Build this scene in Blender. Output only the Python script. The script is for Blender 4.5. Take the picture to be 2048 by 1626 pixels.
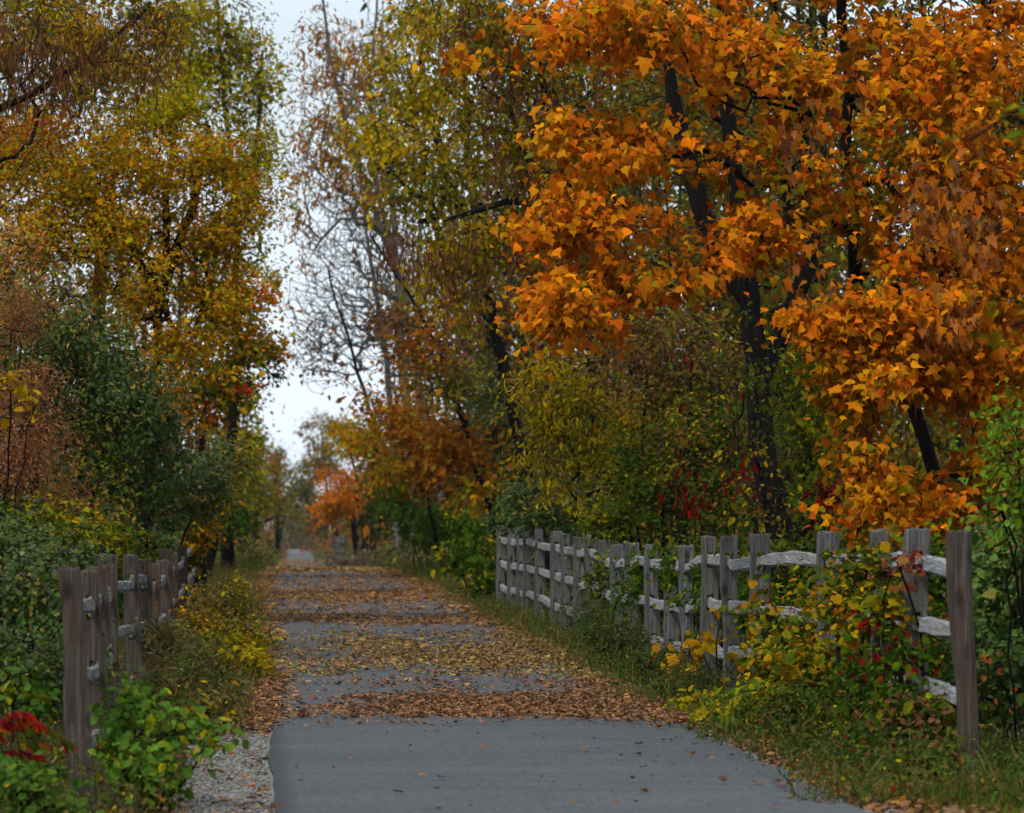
import bpy, math, random
import numpy as np
from mathutils import Vector

for o in list(bpy.data.objects):
    bpy.data.objects.remove(o)
SC = bpy.context.scene
COL = SC.collection
RAD = math.radians

# ------------------------------------------------------------------ camera
F = 9600.0                     # focal length in pixels of the 2048 px wide photograph
VX, VY, EYE = 490.0, 1037.0, 1.49
cam = bpy.data.cameras.new('camera')
cam.sensor_width = 36.0
cam.lens = 36.0 * F / 2048.0
cam.clip_start, cam.clip_end = 0.5, 6000.0
cam.dof.use_dof = True
cam.dof.focus_distance = 40.0
cam.dof.aperture_fstop = 6.3
camo = bpy.data.objects.new('camera', cam)
COL.objects.link(camo)
camo.location = (0, 0, EYE)
camo.rotation_euler = (RAD(90) + math.atan((VY - 813) / F), 0, -math.atan((1024 - VX) / F))
SC.camera = camo

# ------------------------------------------------------------------ sky, sun, exposure
SUN_EL, SUN_AZ = RAD(48), RAD(215)          # azimuth clockwise from +Y: behind the camera, to the left
world = bpy.data.worlds.new('World')
SC.world = world
world.use_nodes = True
nt = world.node_tree
nt.nodes.clear()
out = nt.nodes.new('ShaderNodeOutputWorld')
bg = nt.nodes.new('ShaderNodeBackground')
sky = nt.nodes.new('ShaderNodeTexSky')
sky.sky_type = 'NISHITA'
sky.sun_disc = False
sky.sun_elevation, sky.sun_rotation = SUN_EL, SUN_AZ
sky.air_density, sky.dust_density, sky.ozone_density = 1.0, 2.2, 1.2
tc = nt.nodes.new('ShaderNodeTexCoord')
mp = nt.nodes.new('ShaderNodeMapping'); mp.inputs['Scale'].default_value = (1, 1, 2.4)
nz = nt.nodes.new('ShaderNodeTexNoise')
nz.inputs['Scale'].default_value = 2.6; nz.inputs['Detail'].default_value = 7; nz.inputs['Roughness'].default_value = .55
rp = nt.nodes.new('ShaderNodeValToRGB')
rp.color_ramp.elements[0].position = .30; rp.color_ramp.elements[0].color = (.45, .45, .45, 1)
rp.color_ramp.elements[1].position = .62; rp.color_ramp.elements[1].color = (.95, .95, .95, 1)
mx = nt.nodes.new('ShaderNodeMix'); mx.data_type = 'RGBA'
mx.inputs[7].default_value = (9.5, 10.6, 11.7, 1)          # thin bright cloud veil
nt.links.new(tc.outputs['Generated'], mp.inputs['Vector'])
nt.links.new(mp.outputs['Vector'], nz.inputs['Vector'])
nt.links.new(nz.outputs['Fac'], rp.inputs['Fac'])
nt.links.new(rp.outputs['Color'], mx.inputs[0])
nt.links.new(sky.outputs['Color'], mx.inputs[6])
nt.links.new(mx.outputs[2], bg.inputs['Color'])
bg.inputs['Strength'].default_value = 0.125
nt.links.new(bg.outputs['Background'], out.inputs['Surface'])

sd = bpy.data.lights.new('sun', 'SUN')
sd.energy, sd.angle, sd.color = 2.6, RAD(9), (1.0, .955, .89)
sun = bpy.data.objects.new('sun', sd)
COL.objects.link(sun)
sdir = Vector((math.sin(SUN_AZ) * math.cos(SUN_EL), math.cos(SUN_AZ) * math.cos(SUN_EL), math.sin(SUN_EL)))
sun.rotation_euler = sdir.to_track_quat('Z', 'Y').to_euler()
sun.location = sdir * 60

vs = SC.view_settings
SC.display_settings.display_device = 'sRGB'
vs.view_transform, vs.look, vs.exposure, vs.gamma = 'Standard', 'None', -0.12, 1.0
vs.use_curve_mapping = False
cy = SC.cycles
cy.max_bounces, cy.diffuse_bounces, cy.glossy_bounces, cy.transmission_bounces = 4, 2, 1, 2
cy.volume_bounces = 0
cy.transparent_max_bounces = 4
cy.caustics_reflective = cy.caustics_refractive = False
cy.use_denoising = True
cy.sample_clamp_indirect = 4.0

# ------------------------------------------------------------------ helpers
def W(px, py, Y):
    """a point of the place from where it shows in the photograph and its distance along the trail"""
    return np.array([(px - VX) * Y / F, Y, EYE - (py - VY) * Y / F])

_PY = np.array([-60, 45, 63, 87, 108, 127, 160, 217, 300, 390, 450, 585, 700, 1000, 3500.])
_PZ = np.array([0, 0, .08, .20, .22, .18, -.36, -.70, -1.15, -1.86, -2.95, -3.05, -3.5, -5, -9.])
def prof(Y): return np.interp(Y, _PY, _PZ)
_XY = np.array([-60, 30, 108, 217, 390, 600, 1000, 3500.])
_XC = np.array([1.66, 1.68, 1.95, 3.0, 4.6, 6.9, 11., 40.])
def xc(Y): return np.interp(Y, _XY, _XC)
HALF = 1.52

def mesh(name, V, faces, mat, parent=None, col=None, smooth=False):
    """one mesh object from arrays; faces is an (n,k) array or a list of such arrays"""
    V = np.asarray(V, np.float32).reshape(-1, 3)
    if parent is not None:
        V = V - np.array(parent.location, np.float32)
    if not isinstance(faces, (list, tuple)): faces = [faces]
    faces = [np.asarray(f, np.int32) for f in faces if len(f)]
    loops = np.concatenate([f.ravel() for f in faces])
    tot = np.concatenate([np.full(len(f), f.shape[1], np.int32) for f in faces])
    me = bpy.data.meshes.new(name)
    me.vertices.add(len(V)); me.vertices.foreach_set('co', V.ravel())
    me.loops.add(len(loops)); me.loops.foreach_set('vertex_index', loops)
    me.polygons.add(len(tot))
    me.polygons.foreach_set('loop_start', np.concatenate([[0], np.cumsum(tot)[:-1]]).astype(np.int32))
    me.polygons.foreach_set('use_smooth', np.full(len(tot), smooth))
    if col is not None:
        a = me.color_attributes.new('Col', 'FLOAT_COLOR', 'POINT')
        c = np.ones((len(V), 4), np.float32); c[:, :3] = col
        a.data.foreach_set('color', c.ravel())
    me.update(calc_edges=True)
    me.materials.append(mat)
    o = bpy.data.objects.new(name, me)
    COL.objects.link(o)
    if parent is not None: o.parent = parent
    return o

def tag(o, label=None, cat=None, group=None, kind=None):
    if label: o['label'] = label
    if cat: o['category'] = cat
    if group: o['group'] = group
    if kind: o['kind'] = kind
    return o

def thing(name, loc, label, cat, group=None):
    o = bpy.data.objects.new(name, None)
    o.empty_display_size = .2
    COL.objects.link(o)
    o.location = [float(v) for v in loc]
    return tag(o, label, cat, group)

# ------------------------------------------------------------------ materials
def new_mat(name):
    m = bpy.data.materials.new(name); m.use_nodes = True
    t = m.node_tree
    return m, t, t.nodes['Principled BSDF'], t.nodes['Material Output']

def N(t, kind, **kw):
    n = t.nodes.new(kind)
    for k, v in kw.items():
        if k in n.inputs: n.inputs[k].default_value = v
        else: setattr(n, k, v)
    return n

def ramp(t, fac, stops):
    r = t.nodes.new('ShaderNodeValToRGB')
    e = r.color_ramp.elements
    while len(e) < len(stops): e.new(.5)
    for i, (p, c) in enumerate(stops):
        e[i].position = p; e[i].color = (*c, 1)
    t.links.new(fac, r.inputs['Fac'])
    return r.outputs['Color']

def coords(t, scale=(1, 1, 1), which='Object'):
    c = t.nodes.new('ShaderNodeTexCoord'); m = t.nodes.new('ShaderNodeMapping')
    m.inputs['Scale'].default_value = scale
    t.links.new(c.outputs[which], m.inputs['Vector'])
    return m.outputs['Vector']

def noise(t, vec, scale, detail=4, rough=.55):
    n = N(t, 'ShaderNodeTexNoise', Scale=scale, Detail=detail, Roughness=rough)
    t.links.new(vec, n.inputs['Vector'])
    return n.outputs['Fac']

def mixc(t, fac, a, b, mode='MIX'):
    m = t.nodes.new('ShaderNodeMix'); m.data_type = 'RGBA'; m.blend_type = mode
    for s, v in ((0, fac), (6, a), (7, b)):
        if hasattr(v, 'links') or hasattr(v, 'is_linked'): t.links.new(v, m.inputs[s])
        else: m.inputs[s].default_value = v if s == 0 else (*v, 1)
    return m.outputs[2]

def bump(t, bsdf, h, strength, dist):
    b = N(t, 'ShaderNodeBump', Strength=strength, Distance=dist)
    t.links.new(h, b.inputs['Height']); t.links.new(b.outputs['Normal'], bsdf.inputs['Normal'])

def leaf_material(name, trans, rough, spec):
    m, t, b, o = new_mat(name)
    a = N(t, 'ShaderNodeAttribute', attribute_name='Col')
    v = noise(t, coords(t), 38.0, 3)
    c = mixc(t, .55, a.outputs['Color'], ramp(t, v, [(.3, (.55, .50, .45)), (.7, (1.25, 1.2, 1.1))]), 'MULTIPLY')
    t.links.new(c, b.inputs['Base Color'])
    b.inputs['Roughness'].default_value = rough
    b.inputs['Specular IOR Level'].default_value = spec
    tr = t.nodes.new('ShaderNodeBsdfTranslucent'); t.links.new(c, tr.inputs['Color'])
    ms = t.nodes.new('ShaderNodeMixShader'); ms.inputs[0].default_value = trans
    t.links.new(b.outputs[0], ms.inputs[1]); t.links.new(tr.outputs[0], ms.inputs[2])
    t.links.new(ms.outputs[0], o.inputs['Surface'])
    return m
M = {}
M['leaf'] = leaf_material('leaf', .26, .7, .03)
M['glossy_leaf'] = leaf_material('glossy_leaf', .18, .42, .20)
M['dry_leaf'] = leaf_material('dry_leaf', .12, .8, .08)

def bark(name, c0, c1):
    m, t, b, o = new_mat(name)
    n1 = noise(t, coords(t, (14, 14, 2.2)), 1.6, 6, .65)
    n2 = noise(t, coords(t, (1, 1, .6)), 1.3, 3)
    c = ramp(t, n1, [(.34, c0), (.66, c1)])
    c = mixc(t, .6, c, ramp(t, n2, [(.35, (.6, .6, .58)), (.7, (1.25, 1.25, 1.2))]), 'MULTIPLY')
    t.links.new(c, b.inputs['Base Color']); b.inputs['Roughness'].default_value = .95
    b.inputs['Specular IOR Level'].default_value = .06
    bump(t, b, n1, .9, .02)
    return m
M['bark'] = bark('dark_bark', (.0035, .003, .0027), (.014, .0115, .010))
M['grey_bark'] = bark('grey_bark', (.06, .057, .054), (.19, .182, .175))
M['twig'] = bark('brown_twig', (.02, .015, .013), (.07, .052, .042))

def weathered(name, axis_scale, c0, c1, c2, brown, knots=True):
    m, t, b, o = new_mat(name)
    oi = N(t, 'ShaderNodeObjectInfo')
    tcn = t.nodes.new('ShaderNodeTexCoord')
    add = N(t, 'ShaderNodeVectorMath', operation='ADD')
    comb = t.nodes.new('ShaderNodeCombineXYZ')
    mu = N(t, 'ShaderNodeMath', operation='MULTIPLY'); mu.inputs[1].default_value = 37.0
    t.links.new(oi.outputs['Random'], mu.inputs[0])
    for k in range(3): t.links.new(mu.outputs[0], comb.inputs[k])
    t.links.new(tcn.outputs['Object'], add.inputs[0]); t.links.new(comb.outputs[0], add.inputs[1])
    def mapped(s):
        q = t.nodes.new('ShaderNodeMapping'); q.inputs['Scale'].default_value = s
        t.links.new(add.outputs[0], q.inputs['Vector']); return q.outputs['Vector']
    g = noise(t, mapped(axis_scale), 1.0, 7, .7)
    fine = noise(t, mapped(tuple(3.1 * v for v in axis_scale)), 1.0, 4, .6)
    big = noise(t, mapped((2.2, 2.2, 2.2)), 1.0, 3)
    c = ramp(t, g, [(.30, c0), (.5, c1), (.72, c2)])
    c = mixc(t, .75, c, ramp(t, fine, [(.38, (.28, .27, .27)), (.56, (1.1, 1.1, 1.1))]), 'MULTIPLY')
    # brown unweathered patches, more on some pieces than on others
    mr = N(t, 'ShaderNodeMapRange'); t.links.new(big, mr.inputs['Value'])
    mr.inputs['From Min'].default_value = .42; mr.inputs['From Max'].default_value = .66
    m2 = N(t, 'ShaderNodeMath', operation='MULTIPLY'); t.links.new(mr.outputs[0], m2.inputs[0]); t.links.new(oi.outputs['Random'], m2.inputs[1])
    c = mixc(t, m2.outputs[0], c, brown)
    kv = N(t, 'ShaderNodeTexVoronoi', Scale=1.0); t.links.new(mapped((7, 7, 3.2)), kv.inputs['Vector'])
    kk = .85 if knots else 0.
    c = mixc(t, ramp(t, kv.outputs['Distance'], [(.10, (kk, kk, kk)), (.24, (0, 0, 0))]), c, (.016, .012, .010))
    t.links.new(c, b.inputs['Base Color']); b.inputs['Roughness'].default_value = .88
    b.inputs['Specular IOR Level'].default_value = .2
    bump(t, b, g, .8, .012)
    return m
M['post'] = weathered('weathered_post', (42, 42, 1.2), (.040, .039, .037), (.092, .090, .086), (.18, .179, .175), (.075, .064, .054))
M['rail'] = weathered('weathered_rail', (24, 1.5, 24), (.15, .15, .15), (.235, .235, .233), (.32, .32, .318), (.20, .185, .17), False)
M['dark_rail'] = weathered('dark_weathered_rail', (24, 1.5, 24), (.07, .07, .068), (.15, .149, .145), (.25, .249, .243), (.12, .10, .085), False)
M['old_post'] = weathered('brown_weathered_post', (42, 42, 1.1), (.020, .0155, .0125), (.058, .046, .037), (.108, .092, .078), (.066, .036, .022))

def asphalt():
    m, t, b, o = new_mat('asphalt')
    v = coords(t)
    grain = noise(t, coords(t, (1, .14, 1)), 75, 3, .8); grit = noise(t, coords(t, (1, .14, 1)), 22, 5, .75)
    mid = noise(t, coords(t, (.5, .8, 1)), 2.1, 6, .65)
    big = noise(t, coords(t, (.18, .5, 1)), 1.1, 4)
    c = ramp(t, mid, [(.3, (.047, .052, .056)), (.7, (.066, .071, .076))])
    c = mixc(t, .5, c, ramp(t, big, [(.35, (.66, .67, .70)), (.65, (1.15, 1.15, 1.15))]), 'MULTIPLY')
    c = mixc(t, .7, c, ramp(t, grit, [(.3, (.72, .72, .72)), (.7, (1.25, 1.25, 1.24))]), 'MULTIPLY')
    c = mixc(t, .7, c, ramp(t, grain, [(.3, (.3, .3, .3)), (.72, (1.7, 1.7, 1.66))]), 'MULTIPLY')
    # colour blended darker in a strip along the left edge
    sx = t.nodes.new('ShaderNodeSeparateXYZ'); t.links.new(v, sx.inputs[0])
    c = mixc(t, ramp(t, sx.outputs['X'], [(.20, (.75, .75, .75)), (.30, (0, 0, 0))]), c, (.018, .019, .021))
    t.links.new(c, b.inputs['Base Color']); b.inputs['Roughness'].default_value = .85
    b.inputs['Specular IOR Level'].default_value = .3
    bump(t, b, grit, .5, .006)
    return m
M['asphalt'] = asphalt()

def soil():
    m, t, b, o = new_mat('forest_floor')
    v = coords(t)
    n = noise(t, v, 5.5, 8, .7); n2 = noise(t, v, 34, 5, .7); n3 = noise(t, v, .6, 3)
    c = ramp(t, n, [(.3, (.026, .021, .014)), (.5, (.06, .045, .028)), (.72, (.11, .078, .046))])
    c = mixc(t, .7, c, ramp(t, n2, [(.35, (.4, .4, .38)), (.65, (1.35, 1.3, 1.2))]), 'MULTIPLY')
    f = ramp(t, n3, [(.48, (0, 0, 0)), (.62, (.6, .6, .6))])
    c = mixc(t, f, c, (.05, .075, .025))
    t.links.new(c, b.inputs['Base Color']); b.inputs['Roughness'].default_value = 1
    b.inputs['Specular IOR Level'].default_value = .05
    bump(t, b, n2, .8, .04)
    return m
M['soil'] = soil()

def gravel():
    m, t, b, o = new_mat('gravel')
    vo = N(t, 'ShaderNodeTexVoronoi', Scale=46.0)
    t.links.new(coords(t), vo.inputs['Vector'])
    n = noise(t, coords(t), 9, 6, .7)
    c = mixc(t, .8, ramp(t, n, [(.3, (.12, .11, .097)), (.7, (.29, .275, .25))]), ramp(t, vo.outputs['Distance'], [(.0, (1.25, 1.25, 1.25)), (.75, (.35, .34, .32))]), 'MULTIPLY')
    t.links.new(c, b.inputs['Base Color']); b.inputs['Roughness'].default_value = .95
    bump(t, b, vo.outputs['Distance'], -.9, .012)
    return m
M['gravel'] = gravel()

def plain(name, c, rough=.7, vary=.35):
    m, t, b, o = new_mat(name)
    n = noise(t, coords(t), 16, 4)
    k = mixc(t, vary, c, ramp(t, n, [(.3, (.5, .5, .5)), (.7, (1.3, 1.3, 1.3))]), 'MULTIPLY')
    t.links.new(k, b.inputs['Base Color']); b.inputs['Roughness'].default_value = rough
    return m
M['red_paint'] = plain('red_paint', (.38, .04, .035))
M['steel'] = plain('galvanised_steel', (.30, .31, .33), .5)
M['dark_wood'] = plain('dark_wood', (.055, .036, .026), .85)
M['pebble'] = plain('pebble', (.30, .285, .26), .9)

# ------------------------------------------------------------------ setting: ground, shoulders, asphalt trail
def ground_z(X, Y):
    d = np.abs(X - xc(Y)) - HALF
    drop = .05 + .10 * np.clip((d - .9) / 2.2, 0, 1) + .25 * np.clip((d - 3) / 12., 0, 1)
    wob = .035 * np.sin(X * 2.1 + Y * .7) * np.sin(Y * 1.3 - X * .6) + .02 * np.sin(X * 5.3 + 1.1) * np.sin(Y * 3.1)
    return prof(Y) - np.where(d < 0, .09, drop) + wob * np.clip(d / 1.0, 0, 1)

def grid(xs, ys):
    nx, ny = len(xs), len(ys)
    i = (np.arange(ny - 1)[:, None] * nx + np.arange(nx - 1)[None]).ravel()
    return np.stack([i, i + 1, i + nx + 1, i + nx], 1)

def build_ground():
    u = np.unique(np.concatenate([np.linspace(-9, 9, 73), np.linspace(-40, 40, 33), np.array([-540, -300, -140, -80, 80, 140, 300, 540.])]))
    ys = np.unique(np.concatenate([np.linspace(-40, 20, 13), np.linspace(20, 140, 201), np.linspace(140, 700, 120), np.linspace(700, 1400, 12)]))
    U, Y = np.meshgrid(u, ys)
    X = U + xc(Y)
    V = np.stack([X, Y, ground_z(X, Y)], -1).reshape(-1, 3)
    tag(mesh('ground', V, grid(u, ys), M['soil'], smooth=True), 'brown leaf-strewn forest floor beside the trail', kind='structure')
build_ground()

def ribbon(name, ys, cross, mat, label):
    """cross(Y) -> list of (x, z) across the ribbon"""
    rows = [np.array([[x, y, z] for x, z in cross(y)]) for y in ys]
    V = np.concatenate(rows)
    return tag(mesh(name, V, grid(rows[0], ys), mat, smooth=False), label, kind='structure')

_er = np.random.default_rng(5)
_edge_y = np.arange(-40, 900, .35)
_edge = {s: np.convolve(_er.normal(0, .05, len(_edge_y)), np.ones(4) / 4, 'same') for s in (-1, 1)}
def edge(s, Y): return float(np.interp(Y, _edge_y, _edge[s]))
def trail_cross(Y):
    c, z = float(xc(Y)), float(prof(Y))
    l, r = c - HALF + edge(-1, Y) * .5, c + HALF + edge(1, Y) * .5
    row = [(l - .012, z - .12), (l, z - .012), (l + .03, z)]
    row += [(l + .03 + (r - l - .06) * k, z + .02 * math.sin(math.pi * k)) for k in (.2, .4, .6, .8)]
    return row + [(r - .03, z), (r, z - .012), (r + .012, z - .12)]
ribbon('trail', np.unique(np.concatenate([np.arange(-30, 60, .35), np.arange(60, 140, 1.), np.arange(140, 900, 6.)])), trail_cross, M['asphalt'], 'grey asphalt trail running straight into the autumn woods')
def shoulder(s, w):
    def f(Y):
        e = float(xc(Y)) + s * HALF
        z = float(prof(Y))
        ww = w + edge(s, Y * 1.7 % 800) * 2.2
        row = [(e - s * .05, z - .030), (e + s * .06, z - .028), (e + s * ww * .5, z - .022), (e + s * ww, z - .05), (e + s * (ww + .12), z - .2)]
        return row if s > 0 else row[::-1]
    return f
for s in (-1, 1):
    ribbon('gravel_shoulder_' + ('left' if s < 0 else 'right'), np.arange(-30, 110, .3), shoulder(s, .52 if s < 0 else .3), M['gravel'],
           'pale gravel strip along the ' + ('left' if s < 0 else 'right') + ' edge of the asphalt')

# ------------------------------------------------------------------ leaf shapes (base at origin, tip along +Y, length 1)
def fan(outline, centre):
    v = np.array([centre] + list(outline), float)
    n = len(outline)
    return v, np.array([[0, 1 + i, 1 + (i + 1) % n] for i in range(n)])
def _maple():
    half = [(.04, .0), (.42, -.03), (.32, .20), (.55, .47), (.26, .46), (.20, .70)]
    pts = [(x, y, -.10 * abs(x) ** 1.3 - .10 * max(0, y - .4)) for x, y in half] + [(0, 1, -.13)] + [(-x, y, -.14 * abs(x) ** 1.3 - .10 * max(0, y - .4)) for x, y in half[::-1]]
    return fan(pts, (0, .34, .03))
def _grape():
    half = [(.04, .02), (.22, -.10), (.46, .08), (.52, .36), (.36, .52), (.34, .76), (.15, .82)]
    pts = [(x, y, -.10 * abs(x)) for x, y in half] + [(0, 1, -.12)] + [(-x, y, -.14 * abs(x)) for x, y in half[::-1]]
    return fan(pts, (0, .36, .05))
def _oval(w):
    v = np.array([(0, 0, 0), (w, .32, .08), (w * .75, .70, .05), (0, 1, -.10), (-w * .75, .70, .05), (-w, .32, .08)], float)
    return v, np.array([[0, 1, 2], [0, 2, 3], [0, 3, 4], [0, 4, 5]])
def _chip():
    v = np.array([(-.38, .15, .18), (.05, 0, .0), (.42, .35, .22), (.25, .9, .06), (-.2, 1, .24), (-.40, .6, .05)], float)
    return v, np.array([[0, 1, 5], [1, 2, 3], [1, 3, 5], [3, 4, 5]])
def _lobed():
    pts = [(.05, 0, 0), (.48, .12, -.08), (.34, .45, -.02), (.12, .6, 0), (0, 1, -.12), (-.12, .6, 0), (-.34, .45, -.02), (-.48, .12, -.08)]
    return np.array(pts, float), np.array([[0, 1, 2], [0, 2, 3], [3, 4, 5], [0, 3, 5], [0, 5, 6], [0, 6, 7]])
def _quad(w):
    v = np.array([(0, 0, 0), (w, .45, .06), (0, 1, -.08), (-w, .5, .06)], float)
    return v, np.array([[0, 1, 2], [0, 2, 3]])
def _curl():
    pts = [(-.30, .1, .20), (0, 0, .02), (.28, .06, .12), (.46, .34, .30), (.30, .52, .10), (.36, .86, .26), (.02, 1, .14), (-.30, .80, .30), (-.28, .55, .06), (-.46, .38, .26)]
    return fan(pts, (0, .45, .0))
def _blade():
    v = np.array([(-.025, 0, 0), (.025, 0, 0), (-.018, .55, .06), (.018, .55, .06), (0, 1, .28)], float)
    return v, np.array([[0, 1, 3], [0, 3, 2], [2, 3, 4]])
SHAPE = dict(maple=_maple(), grape=_grape(), oval=_oval(.30), broad=_oval(.40), lance=_oval(.17), quad=_quad(.30), slim=_quad(.14), pod=_quad(.10), curl=_curl(), chip=_chip(), lobed=_lobed(), blade=_blade())

def unit(v): return v / np.maximum(np.linalg.norm(v, axis=-1, keepdims=True), 1e-9)

def leaf_arrays(shape, P, D, NRM, S, C, rng, bend=.25):
    v, f = SHAPE[shape]
    D = unit(D); X = unit(np.cross(D, NRM)); Z = np.cross(X, D)
    n, k = len(P), len(v)
    wx = rng.uniform(.75, 1.15, n)[:, None, None]
    zz = rng.uniform(-.6, 1.8, n)[:, None, None]
    L = (v[None, :, 0:1] * wx) * X[:, None] + v[None, :, 1:2] * D[:, None] + (v[None, :, 2:3] * zz) * Z[:, None]
    V = P[:, None] + L * S[:, None, None]
    V[..., 2] -= bend * S[:, None] * v[None, :, 1] ** 2 * rng.uniform(0, 1, n)[:, None]
    FF = (f[None] + (np.arange(n) * k)[:, None, None]).reshape(-1, f.shape[1])
    CC = np.repeat(C, k, 0)
    return V.reshape(-1, 3), FF, CC

def colours(pal, n, rng, clump=None, jitter=.2):
    """pal: list of (weight, (r,g,b)); clump: values 0..1 that make neighbours alike"""
    w = np.array([p[0] for p in pal], float); w /= w.sum()
    c = np.array([p[1] for p in pal], float)
    u = rng.uniform(0, 1, n) if clump is None else (clump + rng.normal(0, .16, n)) % 1.0
    i = np.minimum(np.searchsorted(np.cumsum(w), u), len(w) - 1)
    m_ = c.mean(1, keepdims=True); c = np.clip(m_ + (c - m_) * 1.32, .003, 1)
    out = c[i] * np.exp(rng.normal(0, jitter, (n, 1))) * np.exp(rng.normal(0, jitter * .35, (n, 3)))
    return np.clip(out * ALB, .003, .85)

def tube(P, R, k):
    P = np.asarray(P, float); n = len(P)
    T = np.gradient(P, axis=0); T = unit(T)
    a = np.cross(T, np.array([.31, .92, .23])); a = unit(a); b = np.cross(T, a)
    th = np.arange(k) * 2 * np.pi / k
    V = P[:, None] + (np.cos(th)[None, :, None] * a[:, None] + np.sin(th)[None, :, None] * b[:, None]) * np.asarray(R)[:, None, None]
    i = np.arange(n - 1)[:, None] * k; j = np.arange(k)[None]
    Fq = np.stack([i + j, i + (j + 1) % k, i + k + (j + 1) % k, i + k + j], -1).reshape(-1, 4)
    return V.reshape(-1, 3), Fq

def join(parts):
    Vs, Fs, n = [], [], 0
    for v, f in parts:
        Vs.append(v); Fs.append(f + n); n += len(v)
    return np.concatenate(Vs), np.concatenate(Fs)

def resample(P, step, rng, jit):
    P = np.asarray(P, float)
    seg = np.linalg.norm(np.diff(P, axis=0), axis=1); s = np.concatenate([[0], np.cumsum(seg)])
    n = max(3, int(s[-1] / step) + 1)
    u = np.linspace(0, s[-1], n)
    Q = np.stack([np.interp(u, s, P[:, k]) for k in range(3)], 1)
    if n > 4:
        K = np.array([.25, .5, .25])
        for _ in range(2):
            Q[1:-1] = np.stack([np.convolve(Q[:, k], K, 'valid') for k in range(3)], 1)
    Q[1:] += rng.normal(0, jit, Q[1:].shape)
    return Q

def grow(rng, stems, targets, seg, up=.35, jit=.1):
    """join each target to the nearest part of the plant by a bent branch; returns nodes and parents"""
    pos = np.zeros((len(targets) * 14 + 400, 3)); par = []; n = 0
    for st in stems:
        for q, p in enumerate(st):
            pos[n] = p; par.append(-1 if q == 0 else n - 1); n += 1
    ns = n
    first = stems[0][0]
    order = np.argsort(np.linalg.norm((targets - stems[0][len(stems[0]) // 2]) * [1, 1, .8], axis=1))
    for t in targets[order]:
        d = t - pos[:n]
        L = np.linalg.norm(d, axis=1)
        cost = L + up * np.maximum(0, -d[:, 2] + .15 * L)
        i = int(np.argmin(cost)); l = L[i]
        if l < seg * .25: continue
        m = min(10, max(1, int(round(l / seg))))
        p0 = pos[i]
        dirp = (p0 - pos[par[i]]) if par[i] >= 0 else np.array([0, 0, 1.])
        dirp = dirp / (np.linalg.norm(dirp) + 1e-9)
        side = rng.normal(0, 1, 3) * jit * l
        prev = i
        if n + m >= len(pos): pos = np.concatenate([pos, np.zeros_like(pos)])
        for k in range(1, m + 1):
            u = k / m
            pos[n] = p0 + (t - p0) * u + (dirp * l * .22 + side) * (u * (1 - u) * 1.6) + rng.normal(0, .03 * seg, 3)
            par.append(prev); prev = n; n += 1
    return pos[:n], np.array(par), ns

def skeleton(pos, par, rtip, power, rmax, ns):
    n = len(pos)
    nch = np.bincount(par[par >= 0], minlength=n)
    tips = (nch == 0).astype(float)
    for i in range(n - 1, -1, -1):
        if par[i] >= 0: tips[par[i]] += tips[i]
    R = np.minimum(rtip * tips ** power, rmax)
    heavy = {}
    for i in range(n):
        p = par[i]
        if p >= 0 and (p not in heavy or (tips[i] > tips[heavy[p]] and heavy[p] >= ns)): heavy[p] = i
    chains = []
    for i in range(n):
        p = par[i]
        if p < 0 or heavy[p] != i:
            c = [p] if p >= 0 else []
            j = i
            while True:
                c.append(j)
                if j in heavy: j = heavy[j]
                else: break
            if len(c) > 1:
                r = R[c].copy()
                if p >= 0: r[0] = min(r[0], r[1] * 1.25)
                chains.append((np.array(c), r))
    return R, tips, chains

def ell(blobs, n, rng, shell=2.4):
    """points spread through the blobs, and the blob of each"""
    w = np.array([b[6] * b[3] * b[4] * (b[2] / F) ** 2 for b in blobs]); w /= w.sum()
    i = rng.choice(len(blobs), n, p=w)
    d = unit(rng.normal(0, 1, (n, 3))); r = rng.uniform(0, 1, n) ** (1 / shell)
    c = np.array([W(b[0], b[1], b[2]) for b in blobs])[i]
    s = np.array([(b[3] * b[2] / F, b[5], b[4] * b[2] / F) for b in blobs])[i]
    return c + d * (r * np.exp(rng.normal(0, .20, n)))[:, None] * s, i

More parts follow.
